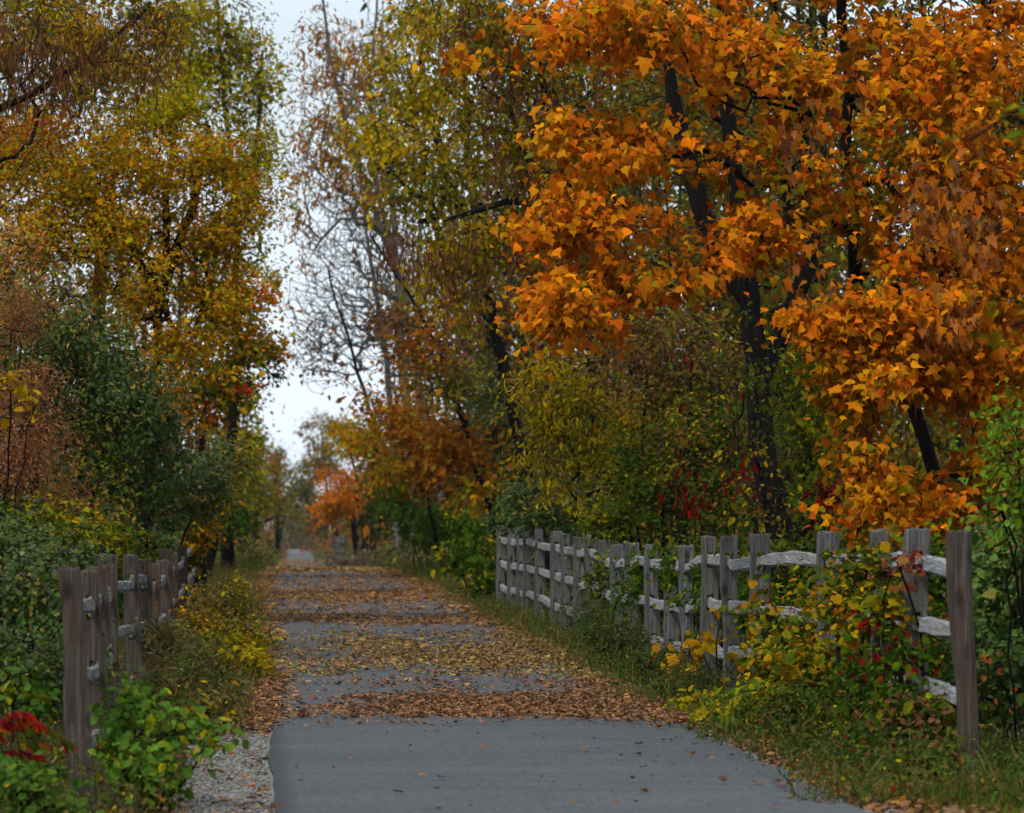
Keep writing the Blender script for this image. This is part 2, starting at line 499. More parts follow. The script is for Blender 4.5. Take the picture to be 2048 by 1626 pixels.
COUNT = {'tri': 0}
ALB = .61
def plant(name, label, cat, stems, blobs, pal, leaf='oval', size=.08, nleaf=4000, ntarget=180, seed=1, r0=.12, rtip=.004, power=.5,
          seg=.35, spread=.16, group=None, mat='leaf', barkm='bark', limb_r=.028, up=.35, droop=.5, single=0, extra=None, jit=.1, stem_jit=.02, face=.35, gaps=()):
    """a tree or shrub: stems, branches grown to points in its crown, leaves round the twig ends.
    blobs: (px, py, distance, half width px, half height px, half depth m, weight[, palette])"""
    rng = np.random.default_rng(seed)
    stems = [resample(s, seg, rng, stem_jit) for s in stems]
    base = stems[0][0]
    root = thing(name, (base[0], base[1], base[2]), label, cat, group)
    blobs = [b if len(b) > 7 else (*b, pal) for b in blobs]
    T, ti = ell(blobs, ntarget, rng)
    T[:, 2] = np.maximum(T[:, 2], ground_z(T[:, 0], T[:, 1]) + .12)
    pos, par, ns = grow(rng, stems, T, seg, up, jit)
    R, tips, chains = skeleton(pos, par, rtip, power, r0, ns)
    big, small = [], []
    for c, r in chains:
        if r.max() >= limb_r or c[0] < ns: big.append((c, r))
        else: small.append((c, r))
    rr0 = lambda c, r: r0 if (c[0] < ns and par[c[0]] < 0) else r.max()
    for c, r in big:
        k = 10 if rr0(c, r) > .07 else 6
        rr = r.copy()
        if c[0] < ns and par[c[0]] < 0:
            on = c < ns; m_ = int(on.sum())
            rr[on] = np.maximum(rr[on], np.linspace(r0, max(r0 * .22, rr[on][-1]), m_))
            h = pos[c][:, 2] - pos[c[0]][2]
            if pos[c[0]][2] < float(ground_z(pos[c[0]][0], pos[c[0]][1])) + .3: rr = rr * (1 + .45 * np.exp(-h / .35))
            else: rr = np.minimum(rr, np.linspace(r0 * .6, r0 * .2, len(rr)))
        if k == 10: rr = rr * rng.uniform(.93, 1.08, len(rr))
        v, f = tube(pos[c], rr, k)
        if k == 10: v = v + rng.normal(0, .07 * r.max(), v.shape)
        mesh('trunk' if (c[0] < ns and par[c[0]] < 0 and r0 > .03) else ('stem' if c[0] < ns else 'limb'), v, f, M[barkm], root, smooth=True)
    if small:
        v, f = join([tube(pos[c], r, 3) for c, r in small])
        tag(mesh('twigs', v, f, M['twig' if barkm == 'bark' else barkm], root, smooth=True), kind='stuff')
    # leaves
    outer = np.where((R < rtip * 3.2) & (np.arange(len(pos)) >= ns))[0]
    if nleaf and len(outer):
        cen = np.array([W(b[0], b[1], b[2]) for b in blobs]); rad = np.array([(b[3] * b[2] / F, b[5], b[4] * b[2] / F) for b in blobs])
        kf = .9 / spread; A = pos[outer]      # leaves gather in clusters with gaps between
        wn = np.exp(1.25 * np.sin(A[:, 0] * kf + seed) * np.sin(A[:, 2] * kf * 1.15 + 1.7 * seed) + .7 * np.sin(A[:, 1] * kf * .9 + A[:, 2] * kf * .6) + rng.normal(0, .4, len(outer)))
        q = outer[rng.choice(len(outer), nleaf, p=wn / wn.sum())]
        P = pos[q] + rng.normal(0, spread, (nleaf, 3)) * [1, 1, .75] * np.exp(np.minimum(rng.normal(-.15, .4, (nleaf, 1)), .5))
        ok = P[:, 2] > ground_z(P[:, 0], P[:, 1]) + .02
        for gx, gy, grx, gry, gY in gaps:      # open places in the crown where limbs and shade show
            c = W(gx, gy, gY); e = ((P[:, 0] - c[0]) / (grx * gY / F)) ** 2 + ((P[:, 2] - c[2]) / (gry * gY / F)) ** 2
            ok &= ~((e < 1) & (rng.uniform(0, 1, nleaf) < .88))
        P, q = P[ok], q[ok]; n = len(P)
        bi = np.argmin((((pos[q][:, None] - cen[None]) / rad[None]) ** 2).sum(-1), 1)
        cl = (np.sin(P[:, 0] * 2.3 + seed) + np.sin(P[:, 2] * 2.9 + 2 * seed) + np.sin(P[:, 1] * 1.9)) * .17 + .5
        C = np.zeros((n, 3))
        for b in np.unique(bi):
            k = bi == b
            C[k] = colours(blobs[b][7], int(k.sum()), rng, cl[k] % 1.0)
        outw = unit(P - cen[bi])
        D = unit(rng.normal(0, 1, (n, 3)) * [1, 1, .5] + outw * .5 - [0, 0, droop])
        NR = unit(rng.normal(0, .55, (n, 3)) + outw * .35 + [0, -face, .75])
        S = size * np.exp(rng.normal(0, .30, n))
        if single:                       # the leaves that show largest, one object each, near side of the crown first
            m_ = (P[:, 1] < np.quantile(P[:, 1], .35))
            px = VX + P[:, 0] * F / P[:, 1]; py = VY - (P[:, 2] - EYE) * F / P[:, 1]
            m_ &= (px > 10) & (px < 2038) & (py > 10) & (py < 1616)
            cand = np.where(m_)[0]
            cand = cand[np.argsort(-S[cand])][:single]
            protos = []
            for k in range(10):
                pick = cand[k % len(cand)]
                v, f, c = leaf_arrays('maple' if leaf == 'lobed' else leaf, np.zeros((1, 3)), np.array([[0, 1., 0]]), np.array([[0, 0, 1.]]), np.ones(1), colours(pal, 1, rng), rng, .1)
                me = mesh('leaf', v, f, M[mat], None, c); protos.append(me.data); bpy.data.objects.remove(me)
            from mathutils import Matrix
            for k, i in enumerate(cand):
                d = D[i]; x = unit(np.cross(d, NR[i])); z = np.cross(x, d)
                o = bpy.data.objects.new('leaf', protos[k % 10]); COL.objects.link(o); o.parent = root
                A = Matrix([[x[0], d[0], z[0]], [x[1], d[1], z[1]], [x[2], d[2], z[2]]]).to_4x4()
                s = float(S[i]); p = P[i] - base
                o.matrix_local = Matrix.Translation([float(a) for a in p]) @ A @ Matrix.Scale(s, 4)
            keep = np.ones(n, bool); keep[cand] = False
            P, D, NR, S, C = P[keep], D[keep], NR[keep], S[keep], C[keep]
        v, f, c = leaf_arrays(leaf, P, D, NR, S, C, rng)
        tag(mesh('crown', v, f, M[mat], root, c), kind='stuff')
        COUNT['tri'] += len(f)
    if extra:                            # hanging seed clusters or leaves of another kind
        for (shape, sz, cnt, pl, bl, nm, mt) in extra:
            idx = outer if bl is None else outer
            q = idx[rng.integers(0, len(idx), cnt // 9)]
            if bl is not None:
                E, _ = ell([(*b[:6], b[6]) for b in bl], cnt // 9, rng)
            else: E = pos[q]
            P = np.repeat(E, 9, 0) + rng.normal(0, 1, (len(E) * 9, 3)) * [.05, .05, .12]
            n = len(P)
            D = unit(rng.normal(0, .25, (n, 3)) + [0, 0, -1.0]); NR = unit(rng.normal(0, 1, (n, 3)))
            v, f, c = leaf_arrays(shape, P, D, NR, sz * np.exp(rng.normal(0, .2, n)), colours(pl, n, rng), rng)
            tag(mesh(nm, v, f, M[mt], root, c), kind='stuff')
            COUNT['tri'] += len(f)
    return root

def base_at(px, Y, dz=-.12):
    X = (px - VX) * Y / F
    return np.array([X, Y, float(ground_z(np.array(X), np.array(Y))) + dz])
def bx(X, Y, dz=-.12): return np.array([X, Y, float(ground_z(np.array(X), np.array(float(Y)))) + dz])

# palettes: (weight, linear colour)
P_MAPLE = [(4, (.72, .275, .008)), (2.4, (.68, .215, .008)), (3.4, (.70, .33, .012)), (1.4, (.50, .13, .012)), (2, (.32, .24, .02)), (.7, (.38, .16, .04))]
P_RED = [(2, (.55, .11, .03)), (1.5, (.6, .18, .04)), (1, (.45, .06, .03))]
P_CRIM = [(2, (.20, .016, .018)), (3, (.12, .016, .016)), (.6, (.32, .02, .03))]
P_GOLD = [(3, (.56, .34, .045)), (2.4, (.62, .32, .045)), (2.4, (.42, .37, .05)), (2.4, (.54, .25, .055)), (2, (.28, .27, .045))]
P_OCHRE = [(3, (.54, .29, .05)), (2, (.60, .25, .05)), (1, (.40, .33, .05)), (1, (.40, .16, .05))]
P_POPLAR = [(2, (.56, .46, .05)), (2, (.38, .38, .05)), (1.4, (.42, .30, .05)), (1, (.15, .20, .05)), (.7, (.36, .20, .05))]
P_GREEN = [(3, (.058, .105, .018)), (2, (.085, .14, .022)), (1.4, (.04, .075, .016)), (.7, (.20, .20, .035))]
P_DARK = [(3, (.055, .080, .014)), (2, (.078, .105, .018)), (1, (.040, .060, .012)), (.8, (.17, .15, .03))]
P_LIME = [(3, (.16, .26, .05)), (2, (.22, .30, .06)), (1, (.30, .30, .06))]
P_YELLOW = [(2.5, (.48, .35, .04)), (2, (.32, .26, .045)), (2, (.20, .20, .04)), (1.4, (.36, .20, .04)), (1, (.10, .12, .03))]
P_YGREEN = [(2, (.34, .31, .05)), (2, (.22, .26, .05)), (1.5, (.44, .34, .045)), (1, (.12, .18, .04))]
P_RUST = [(3, (.36, .14, .035)), (2, (.42, .19, .03)), (1.4, (.27, .09, .03)), (1, (.30, .22, .05))]
P_BROWN = [(3, (.20, .115, .06)), (2, (.25, .13, .06)), (1, (.14, .085, .05))]
P_PINK = [(3, (.34, .175, .10)), (2, (.40, .20, .11)), (1, (.27, .14, .085)), (.7, (.36, .24, .09))]
P_POD = [(3, (.15, .068, .04)), (2, (.20, .09, .05)), (1, (.11, .05, .035))]
P_OLIVE = [(3, (.19, .17, .05)), (2, (.25, .20, .05)), (2, (.15, .12, .05)), (1, (.30, .17, .05)), (1, (.11, .14, .04))]
P_ORANGE = [(3, (.60, .17, .03)), (2, (.55, .22, .035)), (1, (.46, .10, .025))]

# ------------------------------------------------------------------ split-rail fences
def voxel(xc_, yc_, zc_, filled):
    """outer skin of a block of cells, vertices shared"""
    nx, ny, nz = len(xc_), len(yc_), len(zc_)
    vid = lambda i, j, k: (i * ny + j) * nz + k
    V = np.array([(x, y, z) for x in xc_ for y in yc_ for z in zc_], float)
    Q = []
    f = lambda i, j, k: 0 <= i < nx - 1 and 0 <= j < ny - 1 and 0 <= k < nz - 1 and filled(i, j, k)
    for i in range(nx - 1):
        for j in range(ny - 1):
            for k in range(nz - 1):
                if not f(i, j, k): continue
                if not f(i - 1, j, k): Q.append([vid(i, j, k), vid(i, j, k + 1), vid(i, j + 1, k + 1), vid(i, j + 1, k)])
                if not f(i + 1, j, k): Q.append([vid(i + 1, j, k), vid(i + 1, j + 1, k), vid(i + 1, j + 1, k + 1), vid(i + 1, j, k + 1)])
                if not f(i, j - 1, k): Q.append([vid(i, j, k), vid(i + 1, j, k), vid(i + 1, j, k + 1), vid(i, j, k + 1)])
                if not f(i, j + 1, k): Q.append([vid(i, j + 1, k), vid(i, j + 1, k + 1), vid(i + 1, j + 1, k + 1), vid(i + 1, j + 1, k)])
                if not f(i, j, k - 1): Q.append([vid(i, j, k), vid(i, j + 1, k), vid(i + 1, j + 1, k), vid(i + 1, j, k)])
                if not f(i, j, k + 1): Q.append([vid(i, j, k + 1), vid(i + 1, j, k + 1), vid(i + 1, j + 1, k + 1), vid(i, j + 1, k + 1)])
    Q = np.array(Q)
    used = np.unique(Q); m = -np.ones(len(V), int); m[used] = np.arange(len(used))
    return V[used], m[Q]

RAIL_DROP = (.21, .585, .965)
def post_mesh(parent, X, Y, zt, w, d, rng, slots=True, lean=0., round_=False, mat='post'):
    zb = float(ground_z(np.array(X), np.array(Y))) - .25
    wob = rng.uniform(0, 6, 8)
    def deform(V):
        h = V[:, 2] - zb
        V[:, 0] += .008 * np.sin(h * 3.1 + wob[0]) * np.sign(V[:, 0]) + .007 * np.sin(h * 5.7 + wob[1]) + lean * (zt - V[:, 2])
        V[:, 1] += .007 * np.sin(h * 4.3 + wob[2])
        return V + np.array([X, Y, 0])
    if round_:
        zs = np.concatenate([np.linspace(zb, zt - .012, 16), [zt - .004, zt]])
        k = 14; th = np.arange(k) * 2 * np.pi / k + .2
        rows = []
        for z in zs:
            s = 1 + .12 * np.clip((.5 - z) / .6, 0, 1)
            if z > zt - .012: s *= .96 if z < zt else .86
            c, sn = np.cos(th), np.sin(th)
            rows.append(np.stack([w / 2 * s * np.sign(c) * np.abs(c) ** .62, d / 2 * s * np.sign(sn) * np.abs(sn) ** .62, np.full(k, z)], 1))
        V = np.concatenate(rows); n = len(zs)
        i = np.arange(n - 1)[:, None] * k; j = np.arange(k)[None]
        Fq = np.stack([i + j, i + (j + 1) % k, i + k + (j + 1) % k, i + k + j], -1).reshape(-1, 4)
        return mesh('post', deform(V), [Fq, np.arange((n - 1) * k, n * k)[None]], M['old_post'], parent)
    cuts = [(zt - q - .066, zt - q + .070) for q in RAIL_DROP]
    zc = sorted(set([zb, zt - .014, zt] + [c for p in cuts for c in p] + [zb + .2, zt - .4, zt - .78]))
    inset = .3
    xs = [-w / 2, -w * .19, w * .19, w / 2]; ys = [-d / 2, d / 2]
    def filled(i, j, k):
        zm = (zc[k] + zc[k + 1]) / 2
        return not (slots and i == 1 and any(a < zm < b for a, b in cuts))
    V, Q = voxel(xs, ys, zc, filled)
    top = V[:, 2] > zt - .001
    V[top, 0] *= rng.uniform(.80, .9); V[top, 1] *= .84
    V[top, 2] += rng.normal(0, .006, int(top.sum()))
    V += rng.normal(0, .0022, V.shape)
    return mesh('post', deform(V), Q, M[mat], parent)

def rail_mesh(parent, a, b, h, t, rng, dark=False):
    n = 13
    u = np.linspace(0, 1, n)
    P = a + (b - a) * u[:, None]
    e = np.sin(np.pi * u) ** .6
    P[:, 2] += np.convolve(rng.normal(0, .010, n + 4), np.ones(5) / 5, 'same')[2:-2] * e - .012 * e * rng.uniform(-1, 1.6)
    P[:, 0] += np.convolve(rng.normal(0, .02, n + 4), np.ones(5) / 5, 'same')[2:-2] * e
    d = b - a; d /= np.linalg.norm(d)
    sx = np.cross(d, [0, 0, 1.]); sx /= np.linalg.norm(sx)
    prof_ = np.array([(-.5, -.32), (-.42, .38), (-.1, .5), (.38, .42), (.5, -.2), (.2, -.5), (-.22, -.46)])
    k = len(prof_)
    tw = rng.normal(0, .06, n).cumsum() * .3
    rows = []
    for i in range(n):
        hh = h * (.78 + .26 * e[i]) * rng.uniform(.94, 1.06); tt = t * (.62 + .48 * e[i]) * rng.uniform(.94, 1.06)
        q = prof_ * [tt, hh] + rng.normal(0, .0035, (k, 2))
        c, s = math.cos(tw[i]), math.sin(tw[i])
        q = np.stack([q[:, 0] * c - q[:, 1] * s, q[:, 0] * s + q[:, 1] * c], 1)
        rows.append(P[i] + q[:, :1] * sx + q[:, 1:] * np.array([0, 0, 1.]))
    V = np.concatenate(rows)
    i = np.arange(n - 1)[:, None] * k; j = np.arange(k)[None]
    Q = np.stack([i + j, i + (j + 1) % k, i + k + (j + 1) % k, i + k + j], -1).reshape(-1, 4)
    return mesh('rail', V, [Q, np.arange(k)[None], np.arange((n - 1) * k, n * k)[None]], M['dark_rail' if dark else 'rail'], parent)

def fence(label, posts, seed, w, skip=(), endround=False, rail=(.105, .068), mat='post'):
    rng = np.random.default_rng(seed)
    pts = []
    for px, top, d, lean in posts:
        p = W(px, top, d); pts.append((p[0], d, p[2], lean))
    root = thing('split_rail_fence', bx(pts[0][0], pts[0][1], 0), label, 'fence', 'split-rail fences beside the trail')
    for i, (X, Y, zt, lean) in enumerate(pts):
        r = endround and i == 0
        post_mesh(root, X, Y, zt, w * (rng.uniform(.93, 1.07) if not r else 1.0), w * rng.uniform(.82, 1.0), rng, i > 0, lean, r, mat)
    for i in range(len(pts) - 1):
        if i in skip: continue
        (x0, y0, z0, l0), (x1, y1, z1, l1) = pts[i], pts[i + 1]
        for q in RAIL_DROP:
            a = np.array([x0 + l0 * q - .010, y0 + (.09 if i == 0 else 0) - .05, z0 - q + rng.normal(0, .012)])
            b = np.array([x1 + l1 * q + .010, y1 + .05, z1 - q + rng.normal(0, .012)])
            rail_mesh(root, a, b, rail[0], rail[1], rng, mat == 'old_post')
    return root

RIGHT_POSTS = [(1923, 1062, 27.3, .045), (1838, 1056, 29.2, .0), (1765, 1060, 31.0, .0), (1663, 1063, 33.4, -.02), (1521, 1069, 37.0, .01), (1461, 1072, 39.6, .0),
               (1420, 1072, 42, 0), (1373, 1091, 44.4, .01), (1346, 1091, 46, -.02), (1304, 1088, 48.2, .0), (1265, 1085, 50.5, .01), (1235, 1089, 52.6, 0), (1208, 1080, 54.6, .01),
               (1182, 1069, 56.5, .02), (1157, 1074, 59, .0), (1131, 1067, 61.2, .0), (1114, 1062, 62.8, -.03), (1078, 1058, 66.6, .01), (1054, 1055, 69.5, .0), (1039, 1055, 71.4, .02), (1022, 1057, 73.5, 0), (1001, 1051, 76.2, 0)]
fence('long grey three-rail wooden fence smothered in yellow vines near its round end post', RIGHT_POSTS, 11, .13, endround=True)
LEFT_POSTS = [(140, 1133, 25.0, .062), (180, 1140, 27.3, .05), (197, 1133, 29.2, .03), (217, 1129, 31.4, .03), (217, 1109, 33.8, .01), (264, 1109, 37.0, .01), (289, 1117, 40.5, 0),
              (308, 1126, 43.8, -.01), (328, 1121, 47.5, 0), (334, 1099, 52., 0), (347, 1107, 56, 0), (366, 1092, 66, 0), (391, 1063, 80, 0), (406, 1067, 88, 0)]
fence('grey wooden fence of leaning posts half hidden in weeds beside the gravel strip', LEFT_POSTS, 23, .122, rail=(.08, .05), mat='old_post')

# far fence end, marker posts and barrier down the trail
def far_fence():
    rng = np.random.default_rng(3)
    root = thing('split_rail_fence', bx(W(680, 1090, 185)[0], 185, 0), 'small grey fence end far down the trail beside a dark marker post', 'fence', 'split-rail fences beside the trail')
    pts = []
    for px, d in ((672, 182), (679, 187), (686, 192)):
        X = (px - VX) * d / F; zt = EYE - (1073 - VY) * d / F
        post_mesh(root, X, float(d), zt, .17, .15, rng); pts.append((X, d, zt))
    for i in range(2):
        for q in RAIL_DROP:
            rail_mesh(root, np.array([pts[i][0], pts[i][1], pts[i][2] - q]), np.array([pts[i + 1][0], pts[i + 1][1], pts[i + 1][2] - q]), .12, .09, rng)
far_fence()
def marker(px, top, bottom, d, wpx, label):
    X = (px - VX) * d / F
    z1, z0 = EYE - (top - VY) * d / F, EYE - (bottom - VY) * d / F - .35
    w = wpx * d / F / 2
    root = thing('marker_post', (X, d, z0), label, 'post', 'dark marker posts far down the trail')
    def ring(z, s): return [(X - w * s, d - w * s, z), (X + w * s, d - w * s, z), (X + w * s, d + w * s, z), (X - w * s, d + w * s, z)]
    def lathe(nm, rows):
        V = np.array([p for z, s in rows for p in ring(z, s)]); n = len(rows)
        i = np.arange(n - 1)[:, None] * 4; j = np.arange(4)[None]
        Q = np.stack([i + j, i + (j + 1) % 4, i + 4 + (j + 1) % 4, i + 4 + j], -1).reshape(-1, 4)
        mesh(nm, V, [Q, np.arange(4)[None, ::-1], np.arange((n - 1) * 4, n * 4)[None]], M['dark_wood'], root)
    lathe('shaft', [(z0, 1.06), (z0 + .5, 1), (z1 - .16, .96)])
    lathe('cap', [(z1 - .158, .80), (z1 - .13, .80), (z1 - .128, 1.02), (z1 - .02, .98), (z1, .7)])
marker(507, 1086, 1122, 134, 5.5, 'dark wooden marker post on the left bank where the trail dips')
marker(717, 1083, 1110, 160, 4.5, 'dark wooden marker post just beyond the small grey fence end')
def barrier():
    d = 560.; g = float(prof(d))
    xa, xb = (574 - VX) * d / F, (601 - VX) * d / F
    root = thing('trail_barrier', ((xa + xb) / 2, d, g), 'tiny red and grey barrier across the far end of the trail', 'barrier')
    for sx, xx in ((-1, xa), (1, xb)):
        v, f = tube([(xx, d, g - .2), (xx + sx * .2, d, g + .7), (xx + sx * .42, d, g + 1.35)], [.09, .085, .08], 8)
        mesh('upright', v, f, M['red_paint'], root, smooth=True)
    for z in (.55, .85):
        v, f = tube([(xa, d - .05, g + z), (xb, d - .05, g + z)], [.06, .06], 6)
        mesh('crossbar', v, f, M['steel'], root, smooth=True)
barrier()

# ------------------------------------------------------------------ right side: the maple and the woods behind the fence
d = 38.
plant('maple_tree', 'big orange maple spreading over the fence, its leaves filling the upper picture', 'tree',
      [[bx(4.95, d), W(1712, 900, d), W(1716, 600, d), W(1706, 400, d), W(1698, 200, d), W(1690, 0, d), W(1660, -300, d), W(1650, -600, d)],
       [bx(5.6, 39.5), W(1905, 1000, 39.5), W(1840, 860, 39.5), W(1800, 740, 39.3), W(1880, 600, 39), W(1950, 380, 39), W(1990, 100, 39), W(2000, -200, 39)]],
      [(1250, 60, 36.5, 228, 72, 1.2, 1.1), (1090, 40, 36.5, 76, 48, .8, .9), (1200, 290, 36.3, 142, 68, .9, 1.1), (1180, 440, 36.2, 133, 56, .9, 1.0), (1150, 610, 36, 114, 60, .8, 1.1), (1300, 560, 36.4, 152, 56, .9, 1.0),
       (1430, 300, 36.8, 190, 48, 1.1, .8), (1480, 120, 37, 142, 88, 1.2, .8), (1500, 480, 36.8, 180, 60, 1., .9), (1620, 370, 36.6, 152, 60, .9, .9), (1640, 180, 37, 86, 104, 1.2, .7), (1800, 130, 37.2, 162, 104, 1.3, 1.0), (1960, 110, 37, 114, 120, 1.3, 1.0),
       (1880, 330, 37, 162, 88, 1.2, 1.1), (1820, 480, 36.8, 152, 72, 1., 1.), (1960, 520, 36.8, 114, 96, 1., 1.), (1680, 640, 36.2, 114, 44, .7, 2.23), (1830, 640, 36.4, 162, 64, .9, 2.43), (1780, 740, 36.3, 114, 52, .8, 2.43),
       (1970, 730, 36.6, 104, 88, .9, 2.23), (1735, 900, 36.4, 52, 88, .6, 2.23), (1790, 1000, 36.6, 86, 44, .7, 2.23), (1900, 1020, 36.8, 104, 48, .8, 2.03), (1985, 920, 36.8, 57, 96, .8, 1.82), (2010, 1060, 36.4, 57, 40, .6, 1.82),
       (1770, 1040, 36.5, 80, 30, .5, 1.6), (1960, 985, 36.6, 70, 60, .6, 1.5), (1700, 780, 36.3, 50, 60, .5, 1.4), (1880, 760, 36.5, 90, 50, .6, 1.4), (2170, 500, 37.5, 160, 480, 1.6, .5), (1650, -220, 38, 480, 190, 2.2, .35)],
      P_MAPLE, 'lobed', .067, 54000, 1700, 4, r0=.085, rtip=.0042, power=.42, seg=.30, spread=.11, single=300, limb_r=.017, droop=.9, face=.35, gaps=[(1712, 530, 34, 85, 36.8), (1700, 140, 32, 100, 36.8), (1630, 520, 50, 55, 36.8), (1410, 400, 70, 40, 36.8), (1340, 160, 60, 50, 36.8), (1850, 870, 85, 75, 36.6), (1470, 230, 80, 40, 36.8), (1570, 420, 40, 45, 36.8), (1930, 990, 40, 60, 36.6), (1250, 380, 50, 25, 36.4), (1780, 320, 40, 30, 36.8), (1500, 590, 60, 40, 36.6), (1330, 660, 80, 40, 36.4)],
      extra=[('maple', .085, 420, [(1, (.34, .14, .06)), (1, (.50, .18, .05)), (.5, (.26, .13, .07))], [(1870, 400, 36, 90, 60, .5, 1), (1960, 250, 36, 60, 60, .5, 1), (1650, 590, 35.6, 90, 35, .3, 1), (1880, 640, 35.5, 110, 40, .3, 1), (1960, 470, 35.6, 70, 70, .3, 1), (1600, 260, 36, 80, 40, .4, .8)], 'withered_leaves', 'dry_leaf')])

d = 46.
plant('old_tree', 'thick black-trunked old tree standing behind the fence, red creeper on its foot', 'tree',
      [[bx(5.18, d), W(1556, 1000, d), W(1534, 900, d), W(1522, 800, d), W(1508, 680, d), W(1496, 520, d), W(1470, 300, d), W(1450, 60, d), W(1440, -300, d)],
       [W(1518, 770, d), W(1560, 660, d), W(1620, 560, d), W(1655, 480, d), W(1640, 380, d), W(1600, 200, d)], [W(1500, 600, d), W(1440, 520, d), W(1400, 400, d), W(1345, 180, d), W(1330, 40, d)]],
      [(1350, -180, 46, 420, 190, 3, .6), (1300, 250, 49, 240, 170, 1.6, .5), (1500, 250, 49, 200, 200, 1.6, .4), (1620, 600, 49, 160, 120, 1.4, .35)],
      P_OLIVE, 'oval', .085, 6500, 380, 5, r0=.165, rtip=.006, power=.45, seg=.4, spread=.22, limb_r=.03)

plant('walnut_tree', 'olive and brown leaved tree rising behind the maple crown', 'tree',
      [[bx(8.4, 62), W(1600, 700, 62), W(1570, 300, 62), W(1540, -100, 62)]],
      [(1420, 150, 62, 260, 200, 2, 1), (1750, 200, 62, 240, 220, 2, 1), (1560, 520, 63, 280, 200, 1.6, .7), (1500, -250, 62, 450, 200, 3, .5)],
      P_OLIVE, 'oval', .09, 15000, 420, 6, r0=.16, rtip=.006, seg=.5, spread=.28, barkm='bark',
      extra=[('pod', .16, 2400, P_POD, None, 'seed_pods', 'dry_leaf')])
plant('ash_tree', 'dull yellow tree glimpsed at the edge of the photo behind the maple', 'tree',
      [[bx(9.2, 57), W(2010, 700, 57), W(1990, 200, 57), W(1980, -200, 57)]],
      [(1950, 200, 57, 220, 260, 1.6, 1), (1900, 650, 57, 220, 260, 1.6, .8), (2000, -250, 57, 300, 200, 2, .4)],
      P_OLIVE + [(2, (.32, .27, .05))], 'oval', .10, 7000, 260, 7, r0=.14, rtip=.006, seg=.5, spread=.28)
plant('locust_tree', 'dark tree hung with brown seed clusters between the maple and the yellow tree', 'tree',
      [[bx(6.3, 66), W(1300, 800, 66), W(1230, 500, 66), W(1150, 400, 66), W(1080, 200, 66), W(1050, -150, 66)],
       [W(1150, 400, 66), W(1060, 402, 66), W(960, 410, 66), W(880, 440, 66)]],
      [(1020, 130, 66, 130, 130, 1.5, 1.1), (960, 20, 66, 140, 70, 1.5, .8), (1050, 330, 66, 100, 130, 1.4, 1.1), (960, 480, 66, 130, 70, 1.2, .9), (1120, 550, 66.5, 110, 120, 1.4, .9), (900, 300, 67, 70, 80, 1, .5), (1200, 220, 67, 120, 200, 1.3, .8), (1020, -180, 66, 300, 120, 2, .4)],
      [(3, (.28, .23, .04)), (2, (.40, .28, .04)), (2, (.20, .18, .05)), (1, (.13, .17, .04))], 'oval', .075, 20000, 600, 8, r0=.12, rtip=.0055, seg=.4, spread=.2, limb_r=.03,
      extra=[('pod', .12, 3800, P_POD, [(1040, 120, 65, 130, 130, 1, 1), (1080, 300, 65, 110, 130, 1, 1), (960, 50, 65, 140, 60, 1, .8), (900, 500, 65, 130, 70, .8, .8), (960, 590, 65, 100, 80, .8, .6), (1100, 480, 65, 110, 110, 1, .8), (800, 510, 66, 100, 60, .7, .5), (1180, 420, 66, 80, 140, .7, .7)], 'seed_pods', 'dry_leaf')])
plant('hickory_tree', 'tree with large drooping yellow and green leaves reaching over the trail', 'tree',
      [[bx(5.9, 92), W(1010, 750, 92), W(960, 500, 92), W(880, 330, 92), W(840, 120, 92), W(820, -150, 92)]],
      [(830, 150, 90, 90, 110, 1.4, 1), (790, 290, 89, 90, 80, 1.2, 1.2), (870, 370, 90, 90, 90, 1.2, 1), (770, 400, 90, 60, 45, .9, .6), (900, 560, 91, 90, 90, 1.2, .7), (860, 20, 91, 90, 60, 1.4, .8), (840, -130, 91, 140, 90, 1.6, .4)],
      [(3, (.60, .42, .04)), (2, (.44, .34, .04)), (1.5, (.20, .22, .04)), (1.4, (.46, .27, .05))], 'oval', .10, 8500, 760, 9, r0=.14, rtip=.007, seg=.5, spread=.26, droop=.8)
plant('oak_tree', 'tall brown-olive tree closing the woods between the seed-hung tree and the bare one', 'tree',
      [[bx(6.4, 112), W(1000, 800, 112), W(960, 500, 112), W(930, 250, 112), W(920, -100, 112)]],
      [(960, 120, 112, 130, 170, 2, 1), (900, 350, 112, 120, 140, 2, .9), (1010, 380, 112, 110, 160, 2, .9), (930, 600, 112, 120, 140, 2, .9), (850, 700, 112, 80, 100, 1.6, .6), (940, -130, 112, 180, 90, 2, .5)],
      P_OLIVE + P_BROWN + [(1.5, (.38, .28, .04))], 'quad', .10, 12500, 900, 77, r0=.17, rtip=.0085, seg=.5, spread=.3)
plant('cherry_tree', 'thinly leaved tree with scattered orange leaves against the pale sky', 'tree',
      [[bx(5.2, 118), W(840, 800, 118), W(800, 560, 118), W(740, 400, 118), W(690, 250, 118), W(650, 60, 118), W(640, -60, 118)],
       [W(800, 560, 118), W(740, 330, 118), W(740, 120, 118), W(760, -60, 118)]],
      [(680, 200, 117, 75, 140, 2, 1), (640, 320, 117, 60, 100, 1.6, .9), (720, 360, 117, 75, 80, 1.6, 1), (650, 90, 117, 60, 90, 1.6, .6), (740, 110, 118, 70, 100, 1.6, .5), (610, 470, 118, 50, 60, 1, .3), (600, 230, 117, 40, 120, 1.2, .35), (590, 380, 117, 30, 80, 1, .25)],
      [(3, (.58, .24, .06)), (2, (.52, .29, .08)), (1, (.46, .17, .06)), (1, (.32, .29, .06))], 'lance', .12, 4200, 1200, 10, r0=.13, rtip=.009, power=.40, seg=.5, spread=.16, droop=1.0, barkm='grey_bark', up=.6)
